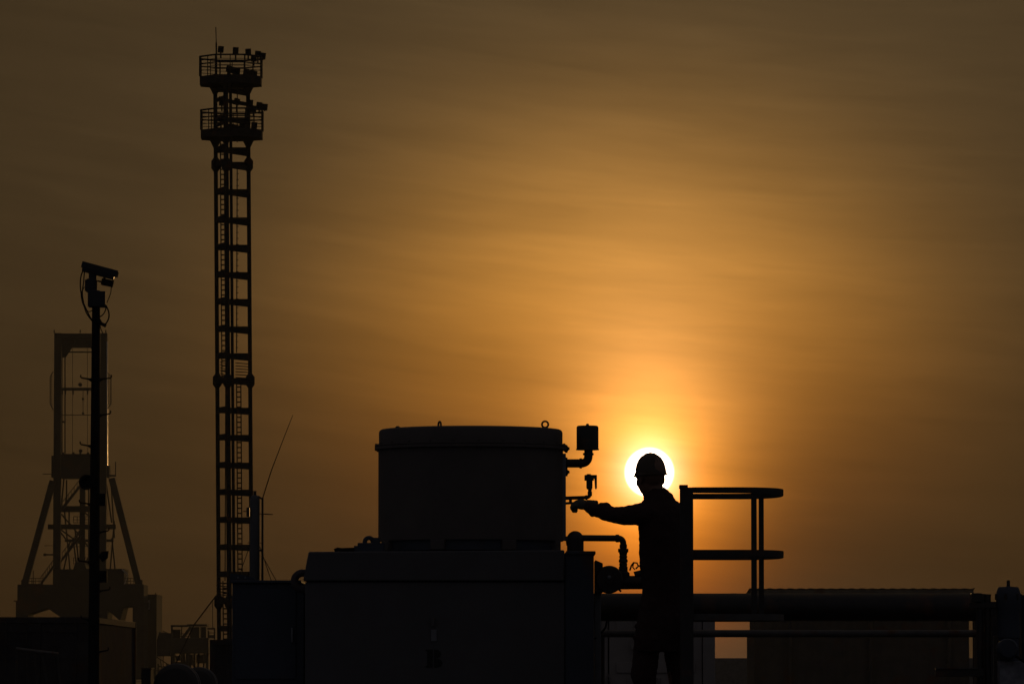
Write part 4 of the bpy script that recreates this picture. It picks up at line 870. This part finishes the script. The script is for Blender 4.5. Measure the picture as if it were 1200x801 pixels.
hand(body, hw_, hd_, Vector((0.05, -0.45, 0.89)), Vector((0.1, 0.89, 0.45)), (-R(38), -R(72), -R(55)), 0.95, -1)
GRIP = (hw_, hd_)
hand(body, w(783, 716, 0.06), Vector((-0.15, 0, -1)), Vector((0.8, -0.6, 0)), Vector((0.6, 0.8, 0)), (R(18), R(25), R(20)), 0.78, 1)
for x, d_ in ((754, -0.06), (799, 0.08)):
    body.sphere(w(x, 882, d_) + fd*0.06, (0.11, 0.04, 0.035), MF)
body.build('body', M_SKIN, wk, remesh=0.0055, smooth_it=2)
gl = MB(); hand(gl, GRIP[0], GRIP[1], Vector((0.05, -0.45, 0.89)), Vector((0.1, 0.89, 0.45)), (-R(38), -R(72), -R(55)), 1.0, -1, 1.75)
gl.tube([GRIP[0] - GRIP[1].normalized()*0.05, GRIP[0] + GRIP[1].normalized()*0.012], [0.034, 0.032], 14)
gl.build('glove', M_GLOVE, wk, remesh=0.004, smooth_it=1)
jk = MB()
loft(jk, [(571, 763, 778.5), (575, 760, 783.5), (580.5, 756, 789), (584, 755, 791.5), (588, 751.5, 794), (593, 748.5, 798.5), (600, 747, 803), (612, 747.5, 806), (626, 748.6, 806.5), (645, 748.9, 806), (665, 749.4, 805), (684, 752.0, 804), (694, 752.5, 803.5), (702, 751.2, 803), (706, 753, 802)], 36)
chain(jk, [(w(x, y, d_), r*sW) for x, y, r, d_ in arm_mid])
for x, y, r, d_ in ((710.5, 594.6, 6.6, A_*.6), (706, 595.0, 6.6, A_*.6), (701, 596, 6.2, A_*.5), (722, 597.2, 4.4, A_*.9), (729, 598.3, 4.2, A_), (738, 597.2, 4.8, A_), (752, 594.5, 6.5, A_), (690, 593.0, 5.6, 0.03), (695, 601.2, 4.0, 0)): jk.sphere(w(x, y, d_), r*sW)
chain(jk, [(w(788, 598, 0.12), 0.062), (w(798, 640, 0.17), 0.052), (w(798, 668, 0.16), 0.045), (w(789, 700, 0.1), 0.038), (w(786, 708, 0.08), 0.037)])
jk.torus(w(768.5, 577.5), 9.5*sW, 2.2*sW, Vector((-0.5, -0.1, 1)).normalized(), 24, 8)
jk.sphere(w(757, 583), 3.2*sW)
jk.build('jacket', M_CLOTH, wk, remesh=0.005, smooth_it=1, wrinkle=0.014)
tr = MB()
loft(tr, [(692, 753.5, 802), (702, 750.8, 803.5), (720, 747.2, 805), (740, 744.2, 806), (749, 743.0, 806), (755, 743.6, 806), (763, 744.5, 806)], 30)
chain(tr, [(w(758.0, 752, -0.06), 15.2*sW), (w(756.6, 772, -0.06), 15.2*sW), (w(754.2, 790, -0.06), 15.2*sW), (w(756.5, 806, -0.06), 12.2*sW), (w(755, 850, -0.06), 11.5*sW), (w(754, 872, -0.06), 12*sW)])
chain(tr, [(w(792, 752, 0.06), 14*sW), (w(793.5, 774, 0.07), 14*sW), (w(796.5, 792, 0.08), 13.2*sW), (w(799, 812, 0.08), 12.4*sW), (w(800, 850, 0.08), 11.8*sW), (w(800, 872, 0.08), 12*sW)])
tr.sphere(w(744.2, 787.5, -0.06), 4.2*sW); tr.sphere(w(744.6, 746, -0.1), 3.4*sW); tr.sphere(w(746.6, 733, -0.1), 3.2*sW)
tr.build('trousers', M_CLOTH, wk, remesh=0.005, smooth_it=2, wrinkle=0.014)
for x, d_ in ((754, -0.06), (799.5, 0.08)):
    bt = MB(); b0_ = w(x, 884, d_); b0_.z = DZ
    bt.sphere(b0_ + fd*0.075 + Vector((0, 0, 0.045)), (0.15, 0.052, 0.046), MF); bt.sphere(b0_ + fd*-0.01 + Vector((0, 0, 0.05)), (0.06, 0.045, 0.05), MF); bt.tube([b0_ + Vector((0, 0, 0.05)), b0_ + Vector((0, 0, 0.16))], [0.05, 0.05], 14)
    Mb_ = Matrix.Translation(b0_) @ MF.to_4x4(); bt.box(-0.065, -0.045, 0.0, 0.215, 0.045, 0.02, Mb_)
    bt.build('boot', M_BOOT, wk, remesh=0.007, smooth_it=2)
for s_ in (-1, 1):
    ey = MB(); ey.sphere(q_(0.079*kh, s_*0.03*kh, -0.004*kh), 0.010*kh); ey.build('eye', mat('eye', (0.3, 0.28, 0.26), 0.15, 0, 0.1, 5, 0), wk)
hr = MB(); hr.sphere(q_(-0.022*kh, 0, 0.02*kh), (0.076*kh, 0.0735*kh, 0.075*kh), MH); hr.build('hair', M_HAIR, wk)
ht_ = MB()                                                                # hard hat: ribbed dome, all-round lip, front peak
hcx, hby = 762.3, 554.4
hc = w(hcx, hby); tiltM = Matrix.Rotation(R(-2.5), 3, 'Y') @ MH
prof = []
n_ = 40; rings = []
HH = (w(762, 530.9).z - hc.z)
af, bl = 0.1005, 0.0885
def HP(f, l, u): return hc + tiltM @ Vector((f, l, u))
for i in range(13):
    t = i/12*math.pi/2; rr = math.cos(t)**0.82 if i < 12 else 0.02; zz = HH*math.sin(t)**1.0
    rings.append([ht_.b.verts.new(HP(af*rr*math.cos(2*math.pi*k/n_) - 0.004, bl*rr*math.sin(2*math.pi*k/n_), zz + (0.0))) for k in range(n_)])
lip = [ht_.b.verts.new(HP((af+0.010 + (0.014*max(0, math.cos(2*math.pi*k/n_))**2))*math.cos(2*math.pi*k/n_) - 0.004, (bl+0.009)*math.sin(2*math.pi*k/n_), -0.007 - 0.006*max(0, math.cos(2*math.pi*k/n_)))) for k in range(n_)]
lip2 = [ht_.b.verts.new(v_.co + Vector((0, 0, -0.004))) for v_ in lip]
ib = [ht_.b.verts.new(HP(af*0.95*math.cos(2*math.pi*k/n_) - 0.004, bl*0.95*math.sin(2*math.pi*k/n_), -0.004)) for k in range(n_)]
seq = [ib, lip2, lip] + rings
for a, b_ in zip(seq, seq[1:]):
    for k in range(n_): ht_.face([a[k], a[(k+1) % n_], b_[(k+1) % n_], b_[k]])
ht_.face(rings[-1]); ht_.face(ib[::-1])
hat = ht_.build('hard_hat', M_HAT, wk, sharp=50)
rg = MB()
for l in (-0.018, 0.0, 0.018):
    pts = [HP(af*1.0*math.sin(a)*1.0 - 0.004, l, HH*math.cos(a)*math.sqrt(max(0, 1-(l/bl)**2)) + 0.001) for a in [R(-58 + 116*i/16) for i in range(17)]]
    rg.tube(pts, 0.0045, 8)
rg.build('rib', M_HAT, hat)
